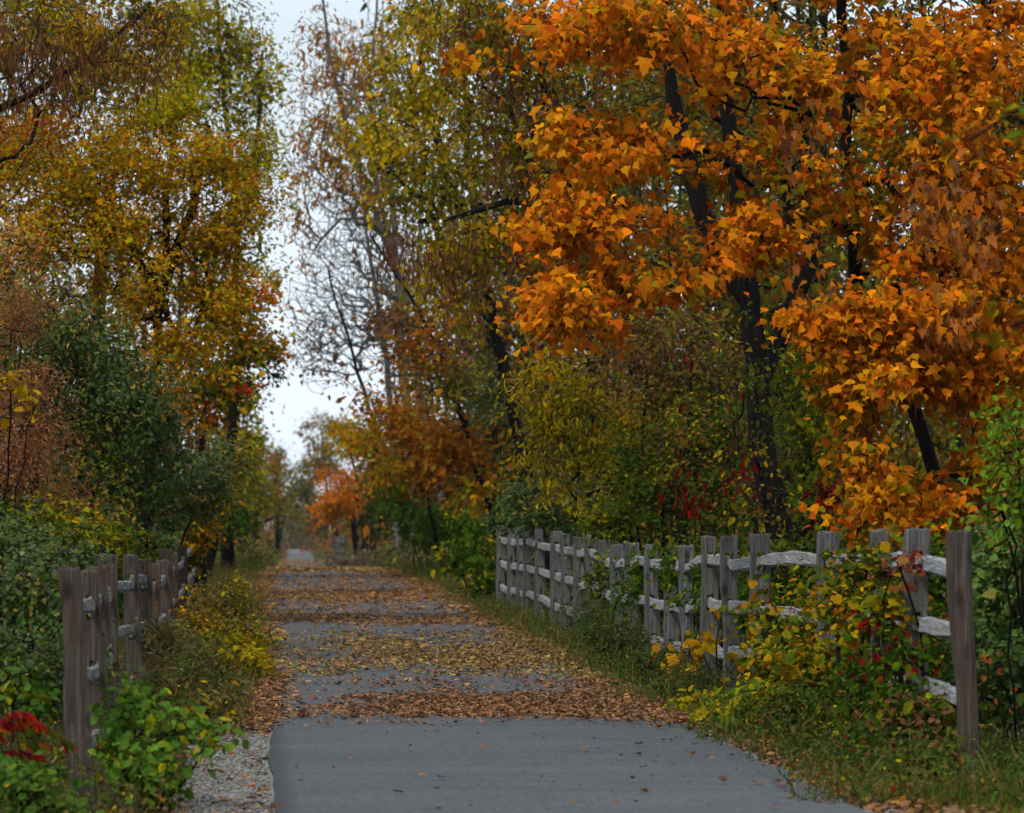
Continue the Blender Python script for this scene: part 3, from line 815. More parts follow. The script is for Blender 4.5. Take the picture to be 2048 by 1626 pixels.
plant('bare_tree', 'tall grey nearly leafless tree beside the strip of open sky', 'tree',
      [[bx(5.3, 150), W(822, 850, 150), W(800, 700, 150), W(790, 480, 150), W(770, 250, 150), W(760, 40, 150)],
       [bx(5.6, 152), W(836, 800, 152), W(835, 600, 152), W(840, 420, 152), W(850, 200, 152)], [bx(4.9, 151), W(780, 800, 151), W(765, 650, 151), W(735, 500, 151), W(715, 330, 151)]],
      [(740, 560, 149, 110, 190, 2.4, 1), (690, 640, 148, 100, 120, 2, 1), (630, 690, 147, 65, 80, 1.4, .8), (805, 600, 151, 65, 200, 2, 1.9), (700, 420, 149, 90, 130, 2, .7), (760, 220, 150, 80, 200, 1.8, .9), (640, 520, 148, 50, 90, 1.3, .5), (600, 620, 147, 45, 110, 1.2, .4)],
      P_BROWN, 'slim', .10, 2600, 4600, 11, r0=.17, rtip=.012, power=.36, seg=.6, spread=.12, barkm='grey_bark', up=.7, limb_r=.05, jit=.13)
plant('leaning_tree', 'slender dark trunk leaning over the trail towards the sky gap with yellow-orange leaves', 'tree',
      [[bx(4.35, 128), W(800, 1000, 128), W(765, 880, 128), W(735, 810, 128), W(700, 690, 128), W(672, 610, 128), W(655, 540, 128)]],
      [(720, 870, 127, 60, 40, 1.4, 1, P_GOLD), (770, 940, 127, 55, 55, 1.4, 1, P_OCHRE), (740, 800, 128, 50, 50, 1, .6, P_RUST), (820, 830, 128, 60, 50, 1, .7, P_OCHRE), (640, 650, 127, 60, 60, .9, .18, P_BROWN), (600, 720, 127, 40, 40, .8, .12, P_BROWN)],
      P_GOLD, 'quad', .12, 3600, 260, 12, r0=.10, rtip=.008, power=.36, seg=.45, spread=.24)
plant('leaning_tree', 'pair of thin dark trunks leaning left just past the end of the long fence', 'tree',
      [[bx(4.55, 86), W(980, 1010, 86), W(945, 900, 86), W(918, 830, 86), W(890, 730, 86), W(850, 640, 86), W(780, 530, 86), W(740, 470, 86)],
       [bx(4.75, 87), W(985, 960, 87), W(935, 860, 87), W(908, 790, 87), W(870, 690, 87)]],
      [(890, 760, 85, 70, 60, 1, .8, P_OLIVE), (840, 700, 85, 80, 80, 1, .6, P_RUST), (930, 900, 86, 60, 60, 1, 1, P_RUST), (960, 980, 86, 50, 45, .8, 1, P_GOLD), (880, 880, 86, 55, 60, 1, 1, P_RUST), (780, 620, 85, 80, 60, 1, .25, P_BROWN)],
      P_RUST, 'oval', .095, 4200, 380, 13, r0=.085, rtip=.0055, power=.40, seg=.4, spread=.2)
plant('oak_sapling', 'rust-brown leaved sapling in front of the leaning dark trunks', 'tree',
      [[bx(4.4, 104), W(850, 980, 104), W(850, 900, 104), W(840, 800, 104)]],
      [(850, 920, 103, 80, 70, 1.2, 1), (820, 840, 103, 60, 60, 1, .8), (890, 960, 103, 50, 50, 1, .8), (800, 930, 103, 45, 40, 1, .7, P_GOLD)],
      P_RUST, 'quad', .11, 4200, 150, 14, r0=.05, rtip=.006, seg=.4, spread=.24)
plant('cedar_tree', 'dark green evergreen standing in shade behind the rust-brown sapling', 'tree',
      [[bx(5.9, 99), W(985, 900, 99), W(980, 780, 99), W(975, 690, 99)]],
      [(980, 860, 98, 65, 80, 1, 1), (970, 780, 98, 45, 60, .8, .8), (1000, 950, 98, 60, 60, 1, .8)], P_DARK, 'slim', .11, 6500, 160, 15, r0=.08, rtip=.007, seg=.4, spread=.22, mat='glossy_leaf')
plant('boxelder_sapling', 'pale yellow leafy sapling over the middle of the long fence', 'tree',
      [[bx(4.85, 60), W(1240, 1000, 60), W(1190, 880, 60), W(1150, 760, 60)], [bx(4.9, 60.5), W(1260, 960, 60.5), W(1230, 850, 60.5), W(1240, 790, 60.5)]],
      [(1110, 760, 59, 70, 50, .7, 1), (1180, 830, 59, 110, 70, .9, 1), (1100, 880, 59, 60, 90, .7, .8), (1230, 930, 59, 110, 60, .9, .9), (1290, 830, 60, 80, 70, .8, .7, P_YGREEN), (1130, 980, 59, 60, 40, .6, .5)],
      P_YELLOW, 'lance', .07, 7000, 420, 16, r0=.04, rtip=.004, seg=.3, spread=.13, single=80, droop=.9)
plant('ash_sapling', 'thin sparse yellow-green sapling standing in front of the black trunk', 'tree',
      [[bx(4.85, 43.6), W(1540, 1000, 43.6), W(1510, 850, 43.6), W(1530, 700, 43.6), W(1500, 620, 43.6)]],
      [(1500, 880, 43.4, 90, 90, .5, 1), (1560, 740, 43.4, 80, 90, .5, .9), (1460, 720, 43.4, 70, 80, .5, .8), (1540, 1010, 43.4, 80, 50, .5, .9)],
      [(2, (.30, .26, .04)), (2, (.14, .15, .03)), (2, (.07, .09, .02)), (1, (.44, .32, .04)), (1, (.16, .08, .04))], 'oval', .05, 800, 200, 80, r0=.022, rtip=.003, seg=.25, spread=.11)
shr = 'shrubs along the woods edge'
def shrub(label, px, Y, blobs, pal, leaf='oval', size=.07, nleaf=3500, ntarget=140, seed=1, name='shrub', stems=4, group=shr, top=None, r0=.02, **kw):
    rng = np.random.default_rng(seed + 900)
    cy_ = min(b[1] for b in blobs)
    st = []
    for k in range(stems):
        b = blobs[k % len(blobs)]
        wide = abs(b[2] - Y) > 1.2 or (abs(b[0] - px) * Y / F > .7 and b[0] < 1960 and b[0] > 90)
        a = base_at((b[0] if wide else px) + rng.normal(0, 18), (b[2] if wide else Y) + rng.normal(0, .2))
        c = W(b[0], b[1] + .3 * b[4], b[2])
        st.append([a, a + (c - a) * .5 + rng.normal(0, .08, 3), c])
    return plant(name, label, {'grape_vine': 'vine', 'creeper': 'vine', 'bramble': 'bramble', 'tall_weeds': 'weeds'}.get(name, 'shrub'), st, blobs, pal, leaf, size, nleaf, ntarget, seed, r0=r0, rtip=kw.pop('rtip', .0032), seg=kw.pop('seg', .22), spread=kw.pop('spread', .1), group=group, limb_r=kw.pop('limb_r', .03), **kw)
shrub('lime green leafy bush right of the black trunk behind the fence', 1620, 51, [(1620, 830, 50, 80, 120, .8, 1), (1640, 1000, 50, 90, 70, .8, 1), (1590, 720, 51, 80, 90, .8, .6)], [(3, (.20, .21, .035)), (2, (.10, .15, .03)), (1, (.30, .26, .04))], size=.055, nleaf=6500, seed=21, ntarget=300)
shrub('dense green bush behind the middle posts of the long fence', 1330, 56, [(1330, 960, 55, 140, 80, .9, 1), (1400, 880, 55, 110, 90, .9, .8), (1280, 1040, 55, 120, 50, .8, 1), (1450, 1010, 54, 90, 70, .8, .9)], [(2, (.22, .20, .035)), (2, (.13, .15, .03)), (4, (.06, .095, .02)), (2, (.17, .10, .035)), (.7, (.38, .28, .04))], size=.055, nleaf=11000, seed=22, ntarget=380)
shrub('dark green low bush behind the far posts of the long fence', 1140, 68, [(1130, 1010, 67, 90, 55, 1, 1), (1050, 1010, 68, 70, 50, 1, 1), (1200, 1060, 67, 90, 40, .9, 1)], P_GREEN, 'oval', .055, 8500, seed=23, ntarget=240, mat='glossy_leaf')
shrub('brown twiggy bush tangled in shade above the middle of the fence', 1420, 58, [(1380, 760, 57, 150, 110, 1.1, 1), (1300, 680, 57, 140, 90, 1.1, .8), (1480, 850, 57, 90, 120, 1, .7)], P_OLIVE + P_BROWN, 'oval', .055, 7000, 520, seed=24, r0=.035, limb_r=.02, seg=.3, spread=.14)
shrub('dark green bush at the foot of the trees past the long fence', 850, 108, [(830, 1030, 107, 50, 55, 1.2, 1), (900, 1050, 106, 60, 45, 1.2, 1), (790, 1000, 108, 40, 40, 1, .7)], P_GREEN, 'quad', .11, 4200, 110, seed=25, seg=.35, spread=.22)
shrub('bush with yellowing leaves at the far end of the long fence', 950, 80, [(940, 1080, 79, 40, 60, .7, 1), (960, 1150, 78, 40, 40, .6, 1), (915, 1110, 80, 35, 40, .6, .8)], P_GREEN + [(3, (.42, .34, .05))], 'oval', .085, 2600, 110, seed=26)
shrub('bright green shrub filling the picture edge beside the round end post', 2030, 30.5, [(2020, 1200, 30, 70, 110, .5, 1), (2010, 1350, 29.5, 60, 90, .45, 1), (2040, 1080, 30.5, 60, 90, .5, 1), (1990, 1130, 31, 50, 70, .4, .7)], P_GREEN + [(1.5, (.11, .20, .04)), (.4, (.45, .12, .03))], 'broad', .045, 7500, 380, seed=27, mat='glossy_leaf', single=40, r0=.008)
shrub('light green sapling leaning in at the picture edge above the end post', 2075, 29, [(2030, 930, 28.5, 50, 55, .4, 1), (2050, 830, 28.5, 60, 60, .4, .6), (2010, 1010, 28.5, 40, 35, .3, .7), (2100, 1000, 28.5, 70, 90, .4, .7)], P_LIME, 'oval', .05, 1100, 150, seed=28, single=40, r0=.008)
shrub('green bush behind the fence rails left of the end post', 1850, 32.5, [(1880, 1150, 33, 90, 60, .4, 1), (1780, 1250, 34.5, 110, 80, .5, 1), (1880, 1330, 32, 70, 90, .4, 1), (1650, 1230, 36.5, 110, 70, .5, .9)], P_GREEN + [(1.5, (.26, .27, .05))], 'broad', .045, 7000, 320, seed=29)
shrub('dark leafy bush seen through the rails in mid fence', 1450, 43.5, [(1470, 1190, 42.5, 90, 70, .4, 1), (1400, 1130, 45.5, 80, 60, .4, 1), (1320, 1170, 49.5, 80, 60, .5, 1), (1560, 1130, 40.5, 80, 50, .4, .9), (1250, 1150, 54, 70, 50, .5, .8)], P_GREEN + [(1.5, (.18, .2, .05))], 'oval', .048, 9500, 320, seed=30)

# ------------------------------------------------------------------ left side trees
d = 47.
plant('locust_tree', 'brown and yellow locust whose dark limb reaches in from the upper left edge', 'tree',
      [[bx(-4.0, d), W(-270, 700, d), W(-220, 400, d), W(-80, 260, d), W(0, 215, d), W(80, 190, d), W(150, 128, d), W(230, 80, d), W(300, 10, d)],
       [W(-220, 400, d), W(-230, 100, d), W(-200, -250, d)]],
      [(60, 80, 46.5, 130, 80, 1, 1), (220, 60, 46, 140, 70, 1, 1), (120, 190, 46.5, 130, 60, .9, .6), (320, 140, 46.5, 60, 60, .8, .6), (20, 320, 46.5, 110, 60, .9, .6), (-150, 100, 47, 130, 250, 1.6, .5), (60, -160, 47, 330, 130, 2, .4)],
      P_GOLD + P_BROWN, 'slim', .055, 9500, 480, 31, r0=.10, rtip=.0042, power=.42, seg=.3, spread=.13, limb_r=.022,
      extra=[('pod', .075, 2100, P_POD, [(80, 90, 45.8, 150, 90, .8, 1), (240, 120, 45.6, 140, 80, .7, .9), (60, 180, 45.8, 110, 60, .6, .6), (200, 260, 46, 140, 30, .5, .35)], 'seed_pods', 'dry_leaf')])
d = 64.
plant('honey_locust', 'golden feathery-leaved tree with a forked dark trunk left of the sky gap', 'tree',
      [[bx(-1.55, d), W(300, 960, d), W(305, 800, d), W(308, 700, d), W(322, 600, d), W(345, 520, d), W(335, 450, d), W(322, 400, d), W(345, 300, d), W(370, 180, d)],
       [W(322, 600, d), W(295, 540, d), W(255, 480, d), W(200, 420, d), W(150, 330, d)], [W(340, 535, d), W(380, 440, d), W(400, 350, d), W(420, 250, d)]],
      [(280, 330, 63, 150, 80, 1.3, 1), (140, 330, 63, 140, 80, 1.3, 1), (400, 330, 63, 90, 90, 1.2, .9), (200, 450, 62.8, 150, 80, 1.2, 1), (430, 470, 63, 80, 80, 1.1, .8), (300, 590, 62.8, 110, 60, 1, .7), (440, 600, 63, 80, 60, 1, .8), (490, 400, 63, 60, 80, 1, .7), (500, 300, 63.5, 50, 60, .9, .5, P_POPLAR), (370, 700, 62.8, 100, 60, 1, .9),
       (240, 240, 63.5, 80, 50, 1, .7), (330, 220, 63.5, 100, 60, 1, .7, P_POPLAR), (90, 440, 63, 90, 80, 1.1, .8), (60, 270, 63.5, 80, 50, 1, .6, P_ORANGE), (290, 790, 62.8, 80, 60, .9, .8), (330, 470, 64.6, 120, 70, .6, .8), (240, 560, 64.4, 90, 60, .6, .8), (400, 540, 64.6, 80, 70, .6, .7)],
      P_GOLD + [(2, (.50, .22, .05)), (1.2, (.26, .26, .04))], 'quad', .055, 52000, 1200, 32, r0=.12, rtip=.0055, power=.42, seg=.35, spread=.17, limb_r=.026, droop=.3)
plant('sugar_maple', 'half-turned maple with red branch tips at the edge of the sky gap', 'tree',
      [[bx(-.75, 82), W(400, 960, 82), W(405, 850, 82), W(410, 720, 82), W(425, 600, 82), W(430, 500, 82)]],
      [(440, 690, 81, 70, 50, 1, 1, P_GREEN + [(5, (.40, .22, .03))]), (520, 690, 81, 50, 40, .8, 1.2, P_OCHRE + [(3, (.14, .15, .03))]), (480, 610, 81, 60, 50, .9, 1, P_OCHRE), (518, 582, 80.5, 22, 18, .4, .7, P_RED), (490, 772, 80.5, 28, 13, .4, .7, P_RED), (450, 770, 81, 60, 45, .9, 1, P_OCHRE + P_GREEN), (390, 810, 81, 70, 60, .9, 1, P_RUST), (420, 560, 81, 60, 60, .9, .8, P_OCHRE), (545, 740, 81, 20, 12, .4, .8, P_GREEN)],
      P_OCHRE, 'lobed', .085, 6500, 320, 33, r0=.10, rtip=.0055, power=.42, seg=.35, spread=.17)
plant('poplar_tree', 'tall airy poplar with small yellow-green leaves high against the sky', 'tree',
      [[bx(-.9, 104), W(462, 900, 104), W(472, 700, 104), W(474, 480, 104), W(458, 300, 104), W(440, 120, 104), W(430, -60, 104)],
       [W(474, 480, 104), W(510, 330, 104), W(520, 200, 104), W(525, 100, 104)]],
      [(430, 100, 103, 110, 90, 1.8, 1), (500, 190, 103, 60, 90, 1.4, .8), (390, 40, 103, 70, 50, 1.4, .7), (470, 310, 103, 75, 70, 1.4, .8), (525, 350, 103, 45, 70, 1.1, .5), (505, 470, 103, 50, 70, 1.1, .5), (360, 180, 103, 90, 80, 1.6, .8), (400, -90, 103, 140, 60, 1.8, .4), (520, 540, 103, 40, 50, .9, .3)],
      P_POPLAR, 'quad', .10, 13000, 800, 34, r0=.13, rtip=.0065, power=.40, seg=.45, spread=.24, up=.6)
plant('elm_tree', 'brownish tall tree filling the top left corner behind the locust limb', 'tree',
      [[bx(-6.3, 96), W(-140, 600, 96), W(-80, 200, 96), W(-40, -200, 96)]],
      [(60, 60, 96, 150, 130, 2, 1), (200, 130, 96, 140, 120, 2, .9), (300, 60, 96, 90, 110, 1.6, .7), (20, 260, 95, 140, 100, 1.8, .9), (-100, 300, 96, 160, 300, 2, .5), (100, -150, 96, 300, 120, 2.4, .4)],
      P_OLIVE + P_POPLAR, 'quad', .12, 20000, 600, 35, r0=.18, rtip=.008, seg=.55, spread=.3)
plant('pear_tree', 'dark green glossy-leaved tree on the left behind the pinkish bush', 'tree',
      [[bx(-2.55, 53), W(60, 1000, 53), W(90, 850, 53), W(110, 700, 53), W(110, 560, 53)], [bx(-1.9, 54), W(190, 950, 54), W(230, 860, 54), W(240, 780, 54)]],
      [(110, 620, 52, 90, 60, 1, .8, P_OCHRE + P_OLIVE + P_DARK), (190, 700, 52, 100, 70, 1, 1), (100, 730, 52, 120, 80, 1, 1), (270, 800, 52, 100, 70, 1, 1), (180, 850, 52, 120, 70, 1, 1), (310, 900, 52, 80, 60, .9, .9), (40, 520, 52.5, 90, 60, .9, .6, P_OCHRE + P_OLIVE), (220, 960, 52, 110, 60, .9, .9), (-60, 700, 53, 90, 160, 1, .6)],
      P_DARK + P_GREEN + [(1.2, (.36, .22, .04)), (1, (.26, .23, .04))], 'oval', .05, 24000, 700, 36, r0=.07, rtip=.0042, seg=.3, spread=.14, mat='glossy_leaf')
shrub('pinkish brown feathery bush at the left edge of the picture', -40, 40, [(40, 870, 39.5, 90, 70, .7, 1), (10, 960, 39.3, 90, 60, .6, .9), (60, 780, 39.6, 60, 45, .5, .6), (-60, 850, 40, 90, 150, .7, .6), (180, 1040, 39.6, 60, 40, .4, .35), (90, 1000, 39.5, 70, 40, .4, .5), (20, 640, 40, 70, 80, .5, .5)], P_PINK, 'slim', .040, 16000, 700, seed=37, rtip=.003, seg=.24, spread=.10, limb_r=.014, r0=.022)
shrub('sprig of big yellow grape leaves above the pinkish bush', -30, 38.5, [(25, 770, 38, 35, 25, .2, 1), (75, 805, 38, 26, 20, .2, 1), (10, 830, 38, 25, 25, .2, .6)], [(3, (.52, .36, .06)), (1, (.42, .26, .05))], 'grape', .06, 60, 26, seed=38, spread=.08, name='grape_vine', stems=2, single=30, r0=.012)
shrub('mixed green and yellow thicket behind the far posts of the leaning fence', 320, 66, [(300, 1000, 65, 90, 60, .9, 1), (400, 980, 66, 60, 70, .9, 1), (220, 1060, 64, 80, 45, .8, 1), (305, 1080, 72, 50, 45, .7, 1), (440, 930, 70, 50, 60, .9, .8)], P_GREEN + [(1.6, (.42, .28, .03)), (1, (.26, .26, .05))], 'oval', .055, 12000, 340, seed=39, mat='glossy_leaf')
shrub('yellow-orange leaved bush just behind the last leaning fence posts', 380, 76, [(400, 1050, 75, 35, 40, .6, 1), (370, 1090, 75, 40, 35, .6, 1), (430, 1000, 76, 30, 45, .6, .8)], P_GREEN + [(4, (.50, .26, .02))], 'oval', .08, 2400, 100, seed=40)
shrub('dark green tangle behind the near leaning posts', 20, 30, [(50, 1200, 29.5, 90, 80, .5, 1), (60, 1330, 28.5, 90, 80, .5, 1), (-10, 1100, 30.5, 110, 60, .5, .8), (110, 1130, 33, 80, 50, .5, .9)], P_DARK + P_GREEN + [(.7, (.30, .27, .05))], 'broad', .034, 13000, 460, seed=41, mat='glossy_leaf')
shrub('green and yellow bushes behind the middle leaning posts', 220, 40, [(160, 1080, 38, 90, 45, .5, 1), (215, 1100, 54, 60, 45, .5, 1), (60, 1060, 38, 80, 50, .5, 1), (165, 1200, 38, 60, 70, .35, .9), (262, 1160, 62, 50, 50, .5, .9)], P_GREEN + [(2, (.26, .25, .05)), (1, (.40, .24, .04))], 'oval', .042, 12000, 380, seed=42)
plant('dark_trunk_tree', 'dark trunk wrapped in leaves on the left bank past the last leaning post', 'tree',
      [[bx(-.42, 116), W(458, 1000, 116), W(455, 930, 116), W(458, 850, 116), W(465, 760, 116), W(470, 640, 116)]],
      [(465, 860, 115, 45, 50, 1.2, 1, P_OLIVE + P_POPLAR), (440, 960, 115, 40, 50, 1, .7, P_GREEN), (480, 790, 115, 35, 50, 1, .7, P_POPLAR), (440, 1040, 115, 30, 40, .8, .5, P_GREEN)], P_POPLAR, 'quad', .11, 3300, 160, 43, r0=.17, rtip=.008, seg=.45, spread=.24)
plant('willow_tree', 'yellow-green tree hanging beside the far left verge', 'tree',
      [[bx(.0, 165), W(492, 980, 165), W(492, 900, 165), W(495, 830, 165)]],
      [(495, 930, 164, 34, 60, 1.6, 1, P_YGREEN), (515, 1010, 164, 26, 50, 1.4, 1, P_YGREEN), (480, 1030, 164, 30, 40, 1.2, .8, P_GREEN)], P_YGREEN, 'quad', .14, 3600, 130, 44, r0=.12, rtip=.01, seg=.5, spread=.32)
plant('beech_tree', 'salmon-orange tree low on the left of the sky gap', 'tree',
      [[bx(-.15, 190), W(478, 950, 190), W(478, 880, 190), W(480, 820, 190)]],
      [(478, 890, 189, 34, 45, 1.6, 1), (500, 930, 189, 24, 36, 1.4, .7), (465, 960, 189, 24, 30, 1.2, .5)], [(3, (.45, .22, .08)), (2, (.42, .26, .08)), (1, (.38, .16, .06))], 'quad', .15, 2600, 120, 45, r0=.12, rtip=.012, seg=.5, spread=.3)
plant('thin_tree', 'wispy green-tipped tree poking into the bottom of the sky gap', 'tree',
      [[bx(.6, 240), W(512, 980, 240), W(514, 900, 240), W(516, 850, 240)]],
      [(515, 885, 240, 20, 32, 1.4, 1)], P_GREEN, 'quad', .2, 420, 90, 46, r0=.09, rtip=.014, seg=.5, spread=.25)
far = 'distant trees where the trail vanishes'
def far_tree(label, px, Y, blobs, pal, seed, nleaf=2200, size=.22, r0=.2, **kw):
    b0 = min(blobs, key=lambda b: b[1])
    cx = sum(b[0] for b in blobs) / len(blobs)
    return plant(kw.pop('name', 'distant_tree'), label, 'tree', [[base_at(px, Y, -.3), W((px + cx) / 2, 1010, Y), W(b0[0], b0[1], Y)]], blobs, pal, kw.pop('leaf', 'quad'), size, nleaf, 110, seed, r0=r0, rtip=.015, seg=.8, spread=kw.pop('spread', .45), group=far, **kw)
far_tree('dark rust-brown tree on the left where the trail vanishes', 555, 330, [(550, 960, 329, 26, 55, 2, 1), (535, 1000, 329, 22, 40, 2, .8), (566, 1020, 329, 16, 30, 1.4, .7)], P_RUST + P_OLIVE, 51)
far_tree('dark green pointed evergreen below the sky gap', 556, 420, [(556, 905, 419, 9, 16, .8, 1), (556, 935, 419, 16, 24, 1.2, 1), (556, 970, 419, 20, 24, 1.4, 1)], P_DARK, 52, 2600, .2, leaf='slim', spread=.35)
far_tree('bright orange round tree far down the trail', 722, 205, [(672, 985, 204, 36, 44, 1.2, 1), (692, 950, 204, 22, 28, 1, .8), (650, 1010, 204, 28, 28, 1, .8), (700, 1000, 204, 22, 30, 1, .7)], [(3, (.70, .27, .06)), (2, (.62, .20, .05)), (1, (.60, .32, .06))], 53, 4200, .13, spread=.24)
far_tree('yellow-gold tree leaning towards the sky gap above the bright orange one', 730, 240, [(690, 868, 239, 34, 18, 1.2, 1), (720, 890, 239, 40, 26, 1.4, 1), (760, 900, 239, 30, 36, 1.4, .7)], P_GOLD, 54, 3400, .17, spread=.32)
far_tree('brown-orange treetop cutting into the bottom of the sky gap', 676, 400, [(640, 850, 399, 28, 20, 1.4, 1), (620, 880, 399, 20, 22, 1.3, .9), (665, 890, 399, 30, 36, 1.6, .9), (630, 930, 399, 36, 34, 1.6, .9)], P_RUST + P_OLIVE, 55, 3400, .22)
far_tree('dull green tree in the haze left of the bright orange one', 545, 460, [(605, 950, 459, 26, 34, 1.6, 1), (615, 1000, 459, 32, 34, 1.8, 1), (590, 1030, 459, 20, 28, 1.4, .9)], P_OLIVE + P_GREEN, 56, 3200, .25)
far_tree('grey-green hazy tree closing the very end of the trail', 548, 640, [(575, 990, 639, 28, 36, 2, 1), (600, 1030, 639, 36, 34, 2, 1), (560, 1040, 639, 24, 30, 2, 1)], P_OLIVE + P_GREEN, 57, 2600, .34)
far_tree('olive tree on the right bank behind the marker post', 748, 226, [(724, 1000, 225, 34, 36, 1.5, 1), (750, 960, 225, 36, 34, 1.5, 1), (712, 1045, 225, 26, 20, 1.2, .9), (764, 1030, 225, 30, 30, 1.2, .9)], P_OLIVE + P_GREEN, 58, 4200, .17, spread=.3)
far_tree('dusky brown tree on the right bank above the far fence end', 684, 370, [(655, 930, 369, 30, 30, 1.6, .8), (650, 1030, 369, 28, 28, 1.5, 1), (630, 1050, 369, 20, 20, 1.2, .8)], P_OLIVE + P_BROWN, 59, 2600, .22)
print('plants', COUNT)

# ------------------------------------------------------------------ vines and foreground plants
gv = 'vines climbing the long fence'
YV = [(2.4, (.38, .30, .04)), (2.4, (.22, .22, .04)), (2, (.46, .29, .03)), (2, (.11, .15, .03)), (.8, (.44, .19, .025))]
shrub('mass of yellow-green grape vine smothering the fence rails two posts from the end', 1700, 31.2,
      [(1600, 1250, 34.2, 90, 60, .22, 1), (1690, 1200, 31.6, 70, 70, .22, 1), (1745, 1130, 30.4, 60, 45, .2, 1.1), (1560, 1330, 35.0, 70, 60, .22, 1), (1650, 1330, 32.3, 90, 60, .22, 1), (1790, 1220, 29.3, 70, 60, .2, .8), (1530, 1210, 35.9, 40, 40, .2, .6)],
      YV + [(5, (.08, .12, .025))], 'grape', .042, 3600, 400, 61, 'grape_vine', 6, gv, spread=.10, single=220, r0=.014, droop=.6, face=.35)
shrub('low vine with lime and yellow leaves spilling onto the edge of the asphalt', 1470, 34.6,
      [(1440, 1450, 34.6, 40, 22, .25, 1), (1500, 1440, 33.8, 60, 30, .25, 1), (1400, 1410, 36.8, 50, 28, .25, .9), (1540, 1400, 33.6, 60, 36, .25, .9), (1280, 1385, 40, 30, 12, .2, .5)],
      [(3, (.27, .27, .05)), (2, (.42, .33, .05)), (2, (.13, .19, .04)), (1, (.44, .26, .03))], 'grape', .046, 1300, 130, 62, 'grape_vine', 5, gv, spread=.06, single=120, r0=.01, face=.7)
shrub('cluster of big golden leaves hanging on the rails in mid fence', 1400, 40.5,
      [(1395, 1290, 40.5, 22, 40, .15, 1), (1370, 1340, 41, 22, 20, .15, .8), (1440, 1240, 39.3, 22, 20, .15, .7), (1350, 1310, 42, 40, 20, .15, .5)],
      [(3, (.48, .28, .03)), (1, (.38, .22, .03))], 'grape', .07, 90, 40, 63, 'grape_vine', 3, gv, spread=.06, single=60, r0=.01, face=.9, droop=1.4)
shrub('dark green and crimson creeper tangled round the foot of the end posts', 1800, 28.6,
      [(1790, 1330, 28.8, 80, 60, .25, 1, P_GREEN * 2 + P_CRIM[:1]), (1830, 1430, 27.8, 80, 50, .25, 1, P_GREEN + P_BROWN), (1720, 1420, 29.6, 80, 50, .25, 1, P_GREEN + P_BROWN), (1760, 1260, 29.2, 30, 60, .2, .5, P_CRIM[:1] + P_GREEN * 2)],
      P_GREEN, 'broad', .042, 2600, 240, 64, 'creeper', 6, gv, spread=.07, r0=.01)
shrub('sprig of withered red creeper leaves on the top rail near the end post', 1800, 29.0,
      [(1815, 1125, 28.7, 45, 16, .12, 1), (1790, 1150, 28.9, 30, 14, .12, .7)], [(2, (.24, .09, .06)), (1, (.20, .05, .04)), (1, (.32, .17, .09))], 'chip', .042, 70, 30, 65, 'creeper', 2, gv, spread=.05, r0=.008, single=30)
shrub('crimson creeper hanging in strands left of the black trunk', 1430, 48,
      [(1360, 960, 46.2, 24, 70, .3, 1), (1400, 1000, 46.2, 26, 60, .3, 1), (1470, 930, 45.4, 45, 90, .25, .9), (1530, 1000, 45.3, 30, 60, .2, .5), (1350, 700, 46.6, 30, 60, .3, .3), (1420, 1060, 46.2, 20, 30, .3, .6)], P_CRIM, 'lance', .075, 190, 110, 66, 'creeper', 3, None, spread=.08, droop=2.2, single=70, r0=.006)
shrub('small crimson creeper clump between the maple and the black trunk', 1665, 44.5, [(1670, 990, 44, 24, 34, .2, 1), (1655, 1020, 44, 16, 24, .2, .6)], P_CRIM, 'lance', .10, 70, 18, 67, 'creeper', 2, None, spread=.06, droop=1.6, single=40, r0=.01)
fg = 'plants in the weedy foreground'
shrub('light green bramble with broad leaves beside the nearest leaning post', 310, 25.2,
      [(270, 1410, 25.6, 60, 40, .3, 1), (340, 1450, 25.2, 80, 40, .3, 1), (420, 1475, 24.8, 50, 22, .25, .7), (300, 1530, 24.8, 80, 40, .3, .8), (250, 1490, 25.6, 35, 60, .25, .7)],
      [(3, (.11, .20, .045)), (2, (.16, .25, .05)), (1.2, (.07, .14, .035)), (.6, (.34, .32, .06))], 'broad', .05, 950, 190, 68, 'bramble', 6, fg, spread=.07, single=120, r0=.007, mat='leaf', droop=.6, face=.5)
